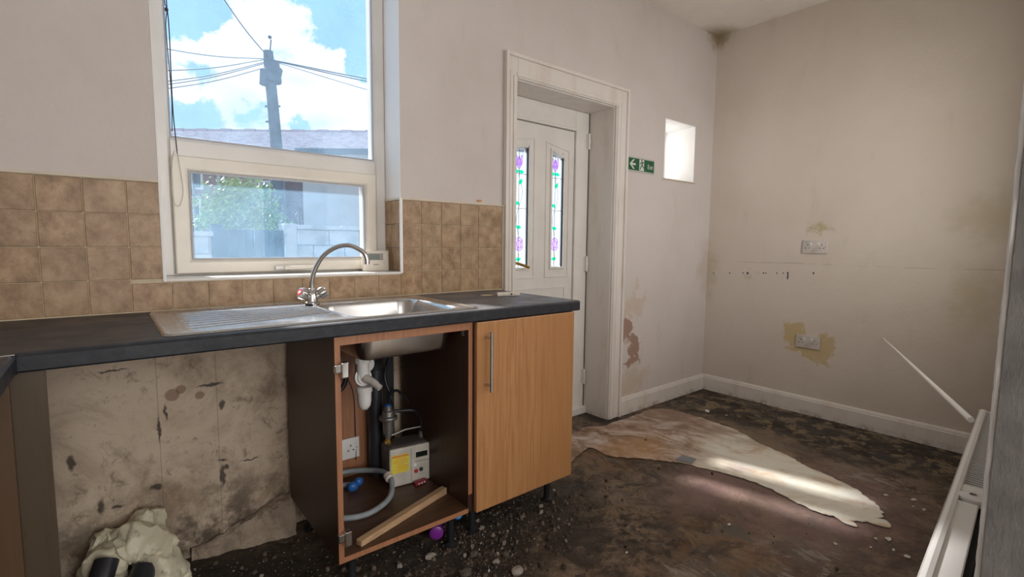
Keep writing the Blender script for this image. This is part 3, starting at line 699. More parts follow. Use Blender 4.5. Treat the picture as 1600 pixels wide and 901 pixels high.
for k, (a, b_, za, zb) in enumerate(GL):
    # stepped moulding round each glazed strip, sloping head
    def ringmb(off, wd, y0, y1, bot=0.):
        mb = MB(); sl_ = (zb-za)/(b_-a)
        O = [(a-off, GZ0-off-bot), (b_+off, GZ0-off-bot), (b_+off, zb+off), (a-off, za+off)]; o2 = off-wd
        I = [(a-o2, GZ0-o2-bot), (b_+o2, GZ0-o2-bot), (b_+o2, zb+o2), (a-o2, za+o2)]
        R_ = [[mb.bm.verts.new((x, y1, z)) for x, z in O], [mb.bm.verts.new((x, y0, z)) for x, z in O], [mb.bm.verts.new((x, y0, z)) for x, z in I], [mb.bm.verts.new((x, y1, z)) for x, z in I]]
        for p, q in zip(R_, R_[1:]+R_[:1]):
            for i in range(4): mb.bm.faces.new((p[i], p[(i+1) % 4], q[(i+1) % 4], q[i]))
        return mb.bevel(.002, 1)
    ringmb(.014, .014, YD-.002, YD+.04).build('glazing_bead', 'upvc_white', door)
    ringmb(.052, .010, YD+.002, YD+.012, .015).build('panel_moulding', 'upvc_white', door)
    pane = MB().prism([(a, GZ0), (b_, GZ0), (b_, zb), (a, za)], 'y', YD+.020, YD+.026).build('leaded_pane', 'door_glass', door)
    cxm = (a+b_)/2
    def lead(pts, r=.0011): return MB().tube([(x, YD+.017, z) for x, z in pts], r, 5, 6)
    for q in ([(a, 1.545), (b_, 1.545)], [(a, 1.345), (b_, 1.345)], [(cxm-.012, za+.004), (cxm-.012, GZ0)]): MB().tube([(x, YD+.017, z) for x, z in q], .0013, 5).build('lead_line', 'lead', pane)
    MB().box(b_-.005, b_-.001, YD+.013, YD+.0195, GZ0, zb).build('shadow_bar', 'lead', pane)
    m_ = cxm-.012
    lead([(m_, 1.60), (m_+.006, 1.52), (m_+.028, 1.44), (m_+.004, 1.36), (m_-.018, 1.29), (m_-.006, 1.21), (m_+.004, 1.17)]).build('stem', 'lead', pane)
    lead([(m_, 1.09), (m_+.006, 1.05), (m_-.004, 1.01)]).build('stem', 'lead', pane)
    def shape(pts, m, nm, yy=YD+.0185):
        mb = MB(); mb.prism(pts, 'y', yy-.001, yy+.001); return mb.build(nm, m, pane)
    def oval(cx_, cz_, rx, rz, rot=0, n=14, pinch=0):
        out = []
        for i in range(n):
            t_ = 2*PI*i/n; u = rx*math.cos(t_); v = rz*math.sin(t_)*(1-pinch*abs(math.cos(t_)))
            out.append((cx_+u*math.cos(rot)-v*math.sin(rot), cz_+u*math.sin(rot)+v*math.cos(rot)))
        return out
    tz = za-.075 if k == 0 else za-.085
    shape(oval(m_, tz, .020, .036), 'purple_glass', 'tulip_petal'); shape(oval(m_-.016, tz+.012, .009, .034, .25), 'purple_glass', 'tulip_petal', YD+.017); shape(oval(m_+.016, tz+.012, .009, .034, -.25), 'purple_glass', 'tulip_petal', YD+.017)
    lead([(m_-.022, tz+.045), (m_-.024, tz), (m_, tz-.036), (m_+.024, tz), (m_+.022, tz+.045), (m_+.006, tz+.015), (m_, tz+.04), (m_-.008, tz+.015), (m_-.022, tz+.045)]).build('lead_line', 'lead', pane)
    for dx, zc, rt in ((-.018, tz-.052, .1), (.018, tz-.052, -.1), (.014, 1.50, 1.0), (-.012, 1.375, -.3), (.0, 1.235, -.1), (.0, 1.045, .1)):
        shape(oval(m_+dx, zc, .021, .012, rt, 12, .6), 'green_glass', 'glass_leaf', YD+.0175)
    zc = 1.135
    shape(oval(m_+.004, zc, .033, .040), 'purple_glass', 'rose')
    for rx, rz in ((.033, .040), (.018, .022)): lead([(m_+.004+rx*math.cos(i*PI/4), zc+rz*math.sin(i*PI/4)) for i in range(9)]).build('lead_line', 'lead', pane)
    for i in range(5):
        an = i*2*PI/5+.3; lead([(m_+.004+.018*math.cos(an), zc+.020*math.sin(an)), (m_+.004+.034*math.cos(an+.4), zc+.040*math.sin(an+.4))]).build('lead_line', 'lead', pane)
# lower moulded panel and door furniture
lp = MB(); lp.box(-1.80, -1.37, YD+.002, YD+.010, .86, .870).box(-1.80, -1.37, YD+.002, YD+.010, .14, .15).box(-1.80, -1.79, YD+.002, YD+.010, .15, .86).box(-1.38, -1.37, YD+.002, YD+.010, .15, .86)
lp.build('panel_moulding', 'upvc_white', door)
dh = MB().box(-1.855, -1.832, YD-.002, YD+.008, .93, 1.12).bevel(.003, 2).build('handle_plate', 'brass', door)
hl = MB(); hl.tube([(-1.843, YD+.0, 1.030), (-1.843, YD-.035, 1.030), (-1.80, YD-.04, 1.022), (-1.715, YD-.035, .998)], .0085, 10, 5); hl.build('door_handle', 'brass', door, smooth=True)
for zc in (1.80, 1.01, .25):
    h = MB().cyl((-1.188, YD-.012, zc-.05), (-1.188, YD-.012, zc+.05), .009, n=12).cyl((-1.188, YD-.012, zc-.012), (-1.188, YD-.012, zc+.012), .011, n=12).box(-1.205, -1.188, YD-.005, YD, zc-.045, zc+.045).build('hinge', 'upvc_white', door, smooth=True)
MB().box(-1.182, -1.179, YD-.004, YD+.0, 0, DZ1-.01).build('frame_sealant_gap', 'rubber_gasket', door)

# ================================================================== WORKTOP, SINK, TAP
WT, WB = .90, .858; WXR = -2.095
SKX0, SKX1, SKY0, SKY1 = -3.548, -2.590, -.570, -.058
CX0, CX1, CY0, CY1 = SKX0+.012, SKX1-.012, SKY0+.012, SKY1-.012
bm_ = MB()
bm_.prism([(-.600, WB), (-.603, WB+.004), (-.603, WT-.008), (-.600, WT-.003), (-.594, WT), (CY0, WT), (CY0, WB)], 'x', -3.80, WXR)
bm_.box(XL, -3.80, -.62, CY0, WB, WT).box(XL, CX0, CY0, CY1, WB, WT).box(CX1, WXR, CY0, CY1, WB, WT).box(XL, WXR, CY1, -.013, WB, WT)
worktop = bm_.build('worktop', 'worktop_laminate', label='long dark slate-effect laminate worktop holding the sink', cat='worktop')
MB().prism([(-.600, WB), (-.603, WB+.004), (-.603, WT-.008), (-.600, WT-.003), (-.594, WT), (-.05, WT), (-.05, WB)], 'x', WXR, WXR+.0015).build('end_strip', 'black_plastic', worktop)
nb = MB().tube([(WXR+.001, -.585+.008*i, WB+.012+.010*math.sin(i*1.7)) for i in range(5)], .003, 6).build('torn_edging', 'black_plastic', worktop, label='torn strip of edging')
lw = MB().prism([(-3.804, WB), (-3.800, WB+.004), (-3.800, WT-.008), (-3.803, WT-.003), (-3.809, WT), (XL, WT), (XL, WB)], 'y', -2.0, -.622).build('side_worktop', 'worktop_laminate', label='short return of dark worktop at the left edge', cat='worktop')
MB().box(XL, -3.800, -.6215, -.6195, WT, WT+.0012).build('joint_strip', 'brushed_steel', lw)

def rr_sd(x, y, cx_, cy_, hx, hy, r):
    qx, qy = abs(x-cx_)-hx+r, abs(y-cy_)-hy+r
    return math.hypot(max(qx, 0), max(qy, 0))+min(max(qx, qy), 0)-r
def ss(a, b, x): u = min(max((x-a)/(b-a), 0), 1); return u*u*(3-2*u)
BCX, BCY, BHX, BHY = -2.845, -.328, .205, .205
def sink_z(x, y):
    sd = rr_sd(x, y, (SKX0+SKX1)/2, (SKY0+SKY1)/2, (SKX1-SKX0)/2, (SKY1-SKY0)/2, .028)
    z = WT+.001+.0055*ss(0, -.004, sd)-.003*ss(-.010, -.020, sd)
    b = rr_sd(x, y, BCX, BCY, BHX, BHY, .075)
    z -= .155*ss(.003, -.045, b)**1.2+.002*ss(.016, .004, b)
    dsd = rr_sd(x, y, -3.275, -.315, .225, .200, .03)
    dd = ss(0, -.012, dsd)*(1-ss(.01, -.005, b))
    z -= .0025*dd
    u = (x+3.50)/.46
    if 0 < u < 1 and dd > 0:
        for i in range(8):
            yi = -.315+(i-3.5)*(.050*(1-u)+.022*u)+.03*u*u
            z += .0058*math.exp(-((y-yi)/.0048)**2)*dd*ss(.02, .08, u)*ss(1., .9, u)
        z -= .0015*dd*u
    return z
sk = MB(); nx, ny = 300, 330
gg = [[sk.bm.verts.new((x, y, sink_z(x, y))) for y in [SKY0+(SKY1-SKY0)*j/ny for j in range(ny+1)]] for x in [SKX0+(SKX1-SKX0)*i/nx for i in range(nx+1)]]
for i in range(nx):
    for j in range(ny):
        x = SKX0+(SKX1-SKX0)*(i+.5)/nx; y = SKY0+(SKY1-SKY0)*(j+.5)/ny
        if rr_sd(x, y, (SKX0+SKX1)/2, (SKY0+SKY1)/2, (SKX1-SKX0)/2, (SKY1-SKY0)/2, .028) < .001:
            sk.bm.faces.new((gg[i][j], gg[i+1][j], gg[i+1][j+1], gg[i][j+1]))
bmesh.ops.delete(sk.bm, geom=[v for v in sk.bm.verts if not v.link_faces], context='VERTS')
sink = thing('sink', (BCX, BCY, WT), 'stainless steel sink and ribbed drainer set into the worktop', 'sink')
sb_ = sk.build('basin', 'sink_steel', sink, smooth=True)
MB().lathe((BCX-.04, BCY+.02, .7475), (0, 0, 1), [(0, .042), (.0015, .042), (.002, .030), (.0005, .028), (.0005, .005)], 24).build('plughole', 'chrome', sink, smooth=True)

tap = thing('mixer_tap', (-3.05, -.115, WT), 'chrome swan-neck mixer tap with a red ring on its left head', 'tap')
TB = Vector((-3.05, -.115, WT+.004)); hdg = Vector((.17, -.10, 0)).normalized()
MB().lathe(TB, (0, 0, 1), [(0, .027), (.006, .027), (.010, .022), (.030, .021), (.045, .018), (.052, .012)], 24).build('body', 'chrome', tap, smooth=True)
sp = MB()
def tp(u, z_): return TB+hdg*u+Vector((0, 0, z_))
sp.tube([tp(0, .045), tp(.002, .085), tp(.012, .125), tp(.042, .178), tp(.088, .212), tp(.134, .222), tp(.172, .209), tp(.195, .192), tp(.203, .172), tp(.205, .162)], .0088, 16, 6)
sp.build('spout', 'chrome', tap, smooth=True)
MB().lathe(tp(0, .043), (0, 0, 1), [(0, .0125), (.014, .0125), (.016, .010)], 12).build('spout_collar', 'chrome', tap, smooth=True)
MB().lathe(tp(.205, .166), (0, 0, -1), [(0, .0105), (.016, .0105), (.016, .008)], 16).build('nozzle', 'chrome', tap, smooth=True)
ex = Vector((1, 0, 0))
for s, red in ((-1, True), (1, False)):
    ax = (ex*s+Vector((0, -.35, .62))).normalized(); p0 = TB+Vector((0, 0, .018))
    MB().cyl(p0, p0+ax*.034, .014, .012, 16).build('valve_neck', 'chrome', tap, smooth=True)
    hdm = MB(); pr = [(.030, .015), (.034, .0215), (.052, .0225), (.058, .019), (.059, .013)]
    rings = []
    up = ax.orthogonal().normalized()
    for hh, r in pr:
        a_ = up; b2 = ax.cross(a_); rings.append([hdm.bm.verts.new(p0+ax*hh+(a_*math.cos(2*PI*i/36)+b2*math.sin(2*PI*i/36))*r*(1+.07*math.cos(6*2*PI*i/36))) for i in range(36)])
    hdm.loft(rings); hh = hdm.build('tap_head', 'chrome', tap, smooth=True)
    MB().lathe(p0+ax*.0588, ax, [(0, .0135), (.001, .0135), (.0012, .009), (.0006, .0085)], 20).build('indicator_ring' if red else 'head_cap', 'red_plastic' if red else 'chrome', hh, label='red hot-water ring' if red else None)
    if red: MB().lathe(p0+ax*.0592, ax, [(0, .0065), (.0014, .0065)], 16).build('indicator_centre', 'white_plastic', hh)

# lock cylinder with keys on the worktop
lk = thing('lock_cylinder', (-2.23, -.25, WT), 'small brass lock cylinder with keys lying on the worktop end', 'lock')
pa, pb = world(777, 461, .905), world(812, 460, .905); dv = (pb-pa).normalized(); nv = Vector((-dv.y, dv.x, 0))
lb = MB(); lb.hexa([pa-nv*.005+Vector((0, 0, -.004)), pb-nv*.005+Vector((0, 0, -.004)), pb+nv*.012+Vector((0, 0, -.004)), pa+nv*.012+Vector((0, 0, -.004)), pa-nv*.005+Vector((0, 0, .013)), pb-nv*.005+Vector((0, 0, .013)), pb+nv*.012+Vector((0, 0, .013)), pa+nv*.012+Vector((0, 0, .013))]).bevel(.003, 2).build('barrel', 'ivory_plastic', lk, smooth=True)
md = (pa+pb)/2; MB().lathe(md+dv*.012+nv*-.0055+Vector((0, 0, .004)), -nv, [(0, .004), (.003, .004)], 12).build('cam', 'ink', lk)
kr = pa-dv*.02+Vector((0, 0, .004))
MB().tube([kr+Vector((.016*math.cos(i*PI/8), .016*math.sin(i*PI/8), 0)) for i in range(17)], .0011, 6).build('key_ring', 'brushed_steel', lk, smooth=True)
kp = kr-dv*.014
MB().lathe(kp-Vector((0, 0, .003)), (0, 0, 1), [(0, .011), (.002, .011)], 16).hexa([kp-dv*.045-nv*.003-Vector((0, 0, .002)), kp-nv*.003-Vector((0, 0, .002)), kp+nv*.003-Vector((0, 0, .002)), kp-dv*.045+nv*.003-Vector((0, 0, .002)), kp-dv*.045-nv*.003, kp-nv*.003, kp+nv*.003, kp-dv*.045+nv*.003]).build('key', 'brushed_steel', lk)
kp = kr-dv*.006-nv*.012
MB().hexa([kp-dv*.045-nv*.003-Vector((0, 0, .003)), kp-nv*.003-Vector((0, 0, .003)), kp+nv*.003-Vector((0, 0, .003)), kp-dv*.045+nv*.003-Vector((0, 0, .003)), kp-dv*.045-nv*.003-Vector((0, 0, .001)), kp-nv*.003-Vector((0, 0, .001)), kp+nv*.003-Vector((0, 0, .001)), kp-dv*.045+nv*.003-Vector((0, 0, .001))]).build('key', 'brass', lk)

# thermostat on the sill, blind cords, wall plug
th = thing('thermostat', (-2.70, .09, WZ0), 'cream wireless room thermostat standing on the right end of the window sill', 'thermostat')
MB().box(-2.766, -2.642, .078, .100, WZ0+.002, WZ0+.096).bevel(.008, 3).build('case', 'ivory_plastic', th, smooth=True)
MB().box(-2.745, -2.672, .0765, .079, WZ0+.052, WZ0+.082).bevel(.002, 1).build('screen_surround', 'grey_metal', th)
MB().box(-2.740, -2.690, .0755, .0768, WZ0+.056, WZ0+.078).build('screen', 'lcd', th)
MB().box(-2.718, -2.694, .0765, .079, WZ0+.030, WZ0+.034).build('marking', 'grey_metal', th)
bc = thing('window_cord', (-3.46, .10, 2.5), 'tangled dark blind cord hanging down the left side of the window', 'cord')
def wy(px, py, y):
    dv = F_+RR*(px-800)/FPX-UU*(py-450.5)/FPX; return CAM+dv*((y-CAM.y)/dv.y)
MB().tube([wy(259, -60, .12), wy(260, 0, .12), wy(263, 30, .118), wy(265, 60, .12), wy(267, 110, .122), wy(270, 170, .12), wy(274, 212, .12), wy(277, 240, .118)], .0018, 6, 5).build('cord', 'cord_black', bc)
MB().tube([wy(256, -60, .115), wy(257, 0, .115), wy(261, 14, .112), wy(259, 40, .115), wy(263, 90, .115), wy(268, 150, .118), wy(269, 205, .116)], .0015, 6, 5).build('cord', 'cord_black', bc)
MB().ball(wy(260, 15, .112), (.006, .006, .008), 2).build('knot', 'cord_black', bc)
bl = thing('blind_chain', (-3.46, .10, 1.4), 'thin beige looped blind chain hanging in front of the lower sash', 'cord')
MB().tube([wy(277, 236, .115), wy(279, 250, .112), wy(284, 280, .108), wy(286, 300, .108), wy(283, 316, .108), wy(278, 322, .108), wy(272, 316, .108), wy(268.5, 300, .108), wy(267.5, 275, .110), wy(269, 250, .112), wy(272, 235, .115)], .0011, 6, 6).build('loop', 'cord_beige', bl)
MB().hexa([(-2.208, -.012, 1.346), (-2.184, -.012, 1.346), (-2.184, -.001, 1.346), (-2.208, -.001, 1.346), (-2.206, -.010, 1.352), (-2.186, -.010, 1.354), (-2.186, -.001, 1.354), (-2.206, -.001, 1.352)]).build('wall_plug', 'orange_print', label='tiny orange wall plug above the right hand tiles', cat='plug')

# ================================================================== BASE UNITS
def leg(x, y, parent):
    return MB().lathe((x, y, .001), (0, 0, 1), [(0, .026), (.006, .026), (.012, .014), (.10, .014), (.11, .024), (.132, .024)], 12).build('leg', 'black_plastic', parent, smooth=True)
UB = .135; UT = WB-.001; YF = -.575
u1 = thing('sink_unit', (-2.877, -.3, 0), 'open kitchen base unit under the sink with its door missing', 'cabinet')
X0, X1 = -3.130, -2.629
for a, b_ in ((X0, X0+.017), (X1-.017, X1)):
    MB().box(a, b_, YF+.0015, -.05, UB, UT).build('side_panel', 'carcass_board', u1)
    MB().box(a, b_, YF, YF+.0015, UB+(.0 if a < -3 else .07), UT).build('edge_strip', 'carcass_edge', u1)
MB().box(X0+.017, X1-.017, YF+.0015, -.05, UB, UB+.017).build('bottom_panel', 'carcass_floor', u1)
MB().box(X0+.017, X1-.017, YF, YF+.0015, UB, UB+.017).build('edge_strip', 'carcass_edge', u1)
MB().box(X0+.017, X1-.017, YF, YF+.017, UT-.03, UT).build('front_rail', 'carcass_edge', u1)
MB().box(X0+.017, X1-.017, -.068, -.052, UT-.115, UT-.01).build('back_rail', 'carcass_edge', u1)
MB().box(X0+.017, -2.815, -.049, -.036, UB+.017, .72).build('back_board', 'carcass_edge', u1)
MB().box(X1-.0185, X1-.0172, -.545, -.53, .80, .83).build('cam_fixing', 'grey_metal', u1)
for x in (X0+.06, X1-.06):
    for y in (-.52, -.09): leg(x, y, u1)
for zc in (.756, .222):
    hx = X0+.017
    hg = MB().box(hx, hx+.004, YF+.005, YF+.060, zc-.028, zc+.028).bevel(.0015, 1).build('hinge', 'brushed_steel', u1)
    MB().box(hx+.004, hx+.016, YF-.006, YF+.055, zc-.008, zc+.010).box(hx-.022, hx+.010, YF-.016, YF-.002, zc-.010, zc+.016).box(hx-.004, hx+.018, YF-.022, YF-.004, zc-.026, zc+.022).bevel(.003, 2).build('hinge_arm', 'chrome', hg)
    for dz in (-.02, .02): MB().lathe((hx+.004, YF+.03, zc+dz), (1, 0, 0), [(0, .005), (.002, .004)], 10).build('screw', 'brass', hg)

u2 = thing('door_unit', (-2.373, -.3, 0), 'kitchen base unit with a closed oak-effect door', 'cabinet')
X2, X3 = -2.628, -2.122
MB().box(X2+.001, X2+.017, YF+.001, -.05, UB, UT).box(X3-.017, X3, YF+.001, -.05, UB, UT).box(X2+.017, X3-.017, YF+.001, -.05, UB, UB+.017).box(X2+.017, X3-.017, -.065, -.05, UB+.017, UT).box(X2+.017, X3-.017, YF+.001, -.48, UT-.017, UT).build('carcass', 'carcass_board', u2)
dd = MB().box(X2+.004, X3+.002, YF-.022, YF-.002, UB+.001, UT-.003).bevel(.004, 2).build('cabinet_door', 'oak_door', u2)
hx = -2.585
MB().cyl((hx, YF-.058, .600), (hx, YF-.058, .820), .006, n=14).build('handle', 'brushed_steel', dd, smooth=True)
for zc in (.622, .798): MB().cyl((hx, YF-.022, zc), (hx, YF-.058, zc), .005, n=12).build('handle_post', 'brushed_steel', dd, smooth=True)
for x in (X2+.05, X3-.05):
    for y in (-.50, -.09): leg(x, y, u2)

u3 = thing('corner_unit', (-4.1, -.6, 0), 'brown wooden corner unit end panel under the left worktop', 'cabinet')
MB().box(XL+.01, -3.815, -.60, -.02, UB-.13, UT).build('end_panel', 'side_panel', u3)
MB().box(-3.815, -3.760, -.585, -.568, UB-.13, UT).build('corner_post', 'corner_post', u3)

# ---- things inside the sink unit
FZ = UB+.017
mt = thing('meter', (-2.70, -.2, FZ), 'cream gas meter box with yellow label inside the open sink unit', 'meter')
A = Vector((-2.815, -.262, FZ)); Bv = Vector((-2.590, -.292, FZ)); du = (Bv-A).normalized(); dn = Vector((du.y, -du.x, 0)).normalized()   # dn looks to the camera side
ROT = Matrix(((du.x, -dn.x, 0, A.x), (du.y, -dn.y, 0, A.y), (0, 0, 1, A.z), (0, 0, 0, 1)))      # local x along face, y into the box
Wd = (Bv-A).length
MB().box(0, Wd, .012, .12, .004, .165).bevel(.022, 4).xf(ROT).build('body', 'meter_side', mt, smooth=True)
MB().box(.004, Wd+.002, 0, .016, .002, .160).bevel(.009, 3).xf(ROT).build('front_cover', 'meter_case', mt, smooth=True)
MB().box(.092, .0935, -.0008, .001, .01, .152).xf(ROT).build('cover_joint', 'grey_metal', mt)
yl = MB().box(.010, .084, -.0012, .001, .060, .135).xf(ROT).build('warning_label', 'yellow_label', mt, label='yellow printed warning label')
MB().box(.012, .082, -.0018, -.001, .125, .133).xf(ROT).build('label_heading', 'orange_print', yl)
ln = MB()
for i, (a, b_) in enumerate(((.25, .8), (.06, .93), (.1, .85), (.35, .7), (.3, .9), (.3, .9), (.3, .85))): ln.box(.010+.074*a, .010+.074*b_, -.0017, -.001, .117-i*.0075, .119-i*.0075)
ln.xf(ROT).build('label_text', 'orange_print', yl, kind='stuff')
MB().box(.113, .163, -.001, .001, .108, .130).xf(ROT).build('display', 'lcd_dark', mt)
mk = MB()
for i in range(9): mk.box(.112+i*.007, .1165+i*.007, -.0012, .001, .090, .0925)
mk.xf(ROT).build('printed_marks', 'grey_metal', mt, kind='stuff')
MB().lathe((.109, 0, .078), (0, -1, 0), [(0, .006), (.0015, .006)], 16).xf(ROT).build('round_logo', 'white_edge', mt)
MB().lathe((.113, 0, .052), (0, -1, 0), [(0, .0085), (.003, .0085), (.004, .006)], 16).xf(ROT).build('red_button', 'red_plastic', mt, smooth=True)
MB().lathe((.135, 0, .055), (0, -1, 0), [(0, .0085), (.003, .0085), (.004, .006)], 16).xf(ROT).build('black_button', 'ink', mt, smooth=True)
for lx in (.022, .165):
    MB().lathe((lx, .07, .158), (0, 0, 1), [(0, .015), (.018, .015), (.018, .012), (.03, .012)], 6 if lx < .1 else 14).xf(ROT).build('union_nut', 'brass' if lx < .1 else 'grey_metal', mt)
P1 = ROT @ Vector((.022, .07, .185)); P2 = ROT @ Vector((.165, .07, .185))
rg = thing('pressure_regulator', P1, 'grey pressure regulator standing on the meter pipe', 'regulator')
MB().lathe(P1, (0, 0, 1), [(0, .012), (.02, .013), (.022, .020), (.075, .024), (.080, .036), (.086, .038), (.092, .036), (.096, .026), (.115, .024), (.118, .017), (.135, .016)], 24).build('body', 'grey_metal', rg, smooth=True)
MB().lathe(P1+Vector((0, 0, .135)), (0, 0, 1), [(0, .013), (.006, .012), (.008, .006)], 16).build('cap', 'blue_plastic', rg, smooth=True)
MB().tube([P1+Vector((0, 0, .006)), P1+(P2-P1)*.5+Vector((0, 0, .022)), P2+Vector((0, 0, .022))], .004, 8).build('support_bar', 'grey_metal', rg)
pp = thing('gas_pipe', P2, 'dark curved copper gas pipes behind the meter', 'pipe')
MB().tube([P2+Vector((0, 0, -.01)), P2+Vector((0, 0, .05)), P2+Vector((-.01, .05, .08)), P2+Vector((-.10, .08, .09)), (-2.72, -.10, .46), (-2.74, -.07, .56), (-2.70, -.04, .64), (-2.70, -.03, .80)], .0075, 10, 5).build('pipe', 'dark_pipe', pp, smooth=True)
MB().tube([P1+Vector((.01, .02, .12)), P1+Vector((.04, .06, .16)), (-2.70, -.11, .50), (-2.64, -.10, .44), (-2.60, -.12, .42)], .006, 10, 5).build('pipe', 'dark_pipe', pp, smooth=True)
MB().lathe((-2.645, -.105, .445), (1, -.1, -.4), [(0, .011), (.02, .011)], 6).build('fitting', 'brass', pp)

tr_ = thing('waste_trap', (-2.92, -.30, .6), 'white plastic waste trap under the sink bowl', 'trap')
TX, TY = -2.925, -.285
MB().lathe((TX, TY, .752), (0, 0, -1), [(0, .036), (.02, .036), (.022, .024), (.03, .024)], 20).build('waste_flange', 'black_plastic', tr_, smooth=True)
MB().lathe((TX, TY, .722), (0, 0, -1), [(0, .028), (.028, .029), (.029, .023), (.060, .023), (.085, .024)], 20).build('inlet', 'white_plastic', tr_, smooth=True)
MB().lathe((TX, TY, .71), (0, 0, -1), [(0, .030), (.018, .030)], 10).build('nut', 'white_plastic', tr_)
MB().lathe((TX, TY+.01, .635), (.1, -1, .1), [(-.02, .020), (0, .034), (.012, .034), (.014, .026), (.022, .026)], 22).build('elbow_ring', 'white_plastic', tr_, smooth=True)
MB().tube([(TX+.002, TY-.018, .635), (TX+.018, TY-.045, .625), (TX+.034, TY-.075, .605)], [.016, .014, .012], 14, 3).build('spigot', 'grey_white_plastic', tr_, smooth=True)
MB().lathe((TX+.004, TY, .600), (0, 0, -1), [(0, .030), (.02, .030), (.021, .026), (.055, .026), (.075, .022), (.088, .012), (.092, .002)], 22).build('bottle', 'white_plastic', tr_, smooth=True)
MB().tube([(TX+.004, TY+.02, .64), (TX+.02, TY+.06, .665), (TX+.05, TY+.12, .66)], .024, 14, 4).build('outlet', 'white_plastic', tr_, smooth=True)
MB().lathe((TX+.035, TY+.06, .668), (.4, .9, 0), [(0, .034), (.02, .034)], 18).build('nut', 'white_plastic', tr_, smooth=True)
so = thing('soil_pipe', (-2.82, -.12, FZ), 'black waste pipe rising behind the white trap', 'pipe')
MB().tube([(-2.80, -.105, FZ), (-2.80, -.105, .45), (-2.80, -.105, .60), (-2.805, -.12, .66), (-2.83, -.16, .69)], .030, 18, 5).build('pipe', 'dark_pipe', so, smooth=True)
MB().lathe((-2.80, -.105, .56), (0, 0, 1), [(0, .036), (.05, .036)], 18).build('socket_collar', 'dark_pipe', so, smooth=True)
MB().box(-2.72, -2.68, -.034, -.006, .0+.005, .84).build('boxed_pipe', 'dark_pipe', label='dark upright pipe against the wall behind the meter', cat='pipe')

def socket(name, c, along, nrm, wd, ht, slots, label, m='grey_white_plastic', cat='socket'):
    t_ = thing(name, c, label, cat); c = Vector(c); al = Vector(along); nr = Vector(nrm)
    R_ = Matrix(((al.x, nr.x, 0, c.x), (al.y, nr.y, 0, c.y), (0, 0, 1, c.z), (0, 0, 0, 1)))   # local x along, y out of the wall
    MB().box(-wd/2, wd/2, 0.0005, .010, -ht/2, ht/2).bevel(.003, 2).xf(R_).build('faceplate', m, t_, smooth=True)
    for s in slots:
        for dx, dz, a, b_ in ((0, .012, .0022, .0042), (-.011, -.008, .0038, .0022), (.011, -.008, .0038, .0022)):
            MB().box(s+dx-a, s+dx+a, .0095, .0106, dz-b_, dz+b_).xf(R_).build('pin_hole', 'ink', t_)
        o_ = .024 if s >= 0 else -.024
        if len(slots) > 1: o_ = .019 if s < 0 else -.019
        sw = MB().box(s+o_-.005, s+o_+.005, .009, .0125, .012, .028).bevel(.001, 1).xf(R_).build('switch', 'white_plastic', t_)
    for s in (-1, 1): MB().lathe((s*(wd/2-.012), .0102, 0), (0, 1, 0), [(0, .003), (.0006, .003)], 10).xf(R_).build('screw', 'grey_metal', t_)
    return t_
socket('wall_socket', (0, -.757, 1.135), (0, -1, 0), (-1, 0, 0), .150, .088, (-.042, .042), 'twin plug socket on the right wall, the upper of the two')
socket('wall_socket', (0, -.752, .496), (0, -1, 0), (-1, 0, 0), .150, .088, (-.042, .042), 'twin plug socket on the right wall, the lower one in a bare patch')
socket('wall_socket', (-2.899, -.050, .275), (1, 0, 0), (0, -1, 0), .090, .088, (0.008,), 'single white plug socket inside the open sink unit', 'white_plastic')

sv = thing('stop_valve', (-2.98, -.12, .5), 'brass stop valve with a blue lever left of the trap', 'valve')
MB().tube([(-3.06, -.10, .545), (-2.97, -.10, .540), (-2.93, -.10, .560), (-2.91, -.09, .62)], .010, 10, 5).build('pipe', 'dark_pipe', sv, smooth=True)
MB().lathe((-2.985, -.10, .555), (0, 0, -1), [(0, .014), (.02, .014), (.022, .010), (.05, .010), (.052, .014), (.075, .014)], 12).build('body', 'grey_metal', sv, smooth=True)
MB().box(-2.99, -2.945, -.118, -.108, .487, .497).bevel(.003, 2).build('lever', 'blue_plastic', sv)
ho = thing('washing_hose', (-2.95, -.2, FZ), 'grey looped drain hose lying in the sink unit', 'hose')
MB().tube([(-3.09, -.12, .19), (-3.0, -.08, .195), (-2.90, -.09, .19), (-2.835, -.16, .20), (-2.82, -.235, .215), (-2.822, -.30, .205), (-2.86, -.36, .175), (-2.95, -.40, .166), (-3.03, -.385, .166), (-3.09, -.33, .168)], .0105, 12, 6).build('hose', 'grey_hose', ho, smooth=True)
MB().tube([(-3.09, -.16, .170), (-3.0, -.13, .168), (-2.93, -.15, .166)], .010, 10, 4).build('hose', 'grey_hose', ho, smooth=True)
MB().lathe((-2.821, -.262, .214), (0, -1, -.3), [(-.005, .013), (.0, .018), (.022, .018), (.026, .013)], 14).build('hose_end', 'ivory_plastic', ho, smooth=True)
bt = thing('blue_fitting', (-2.92, -.18, FZ), 'crumpled blue plastic fitting lying by the grey hose', 'fitting')
MB().ball((-2.935, -.19, FZ+.022), (.022, .016, .020), 3, .03).ball((-2.905, -.175, FZ+.027), (.018, .014, .018), 3, .03).build('cap', 'blue_plastic', bt, smooth=True)
rt = thing('red_tag', (-2.66, -.30, FZ), 'dark red plastic tag lying in front of the meter', 'tag')
rp = ROT @ Vector((.125, -.018, .0))
MB().box(-.028, .028, -.009, .009, .001, .017).bevel(.004, 2).xf(Matrix.Translation(rp) @ Matrix.Rotation(.1, 4, 'Z')).build('body', 'dark_red', rt, smooth=True)
for i in range(3): MB().box(-.016+i*.013, -.009+i*.013, -.0105, -.008, .005, .012).xf(Matrix.Translation(rp) @ Matrix.Rotation(.1, 4, 'Z')).build('slot', 'ivory_plastic', rt)
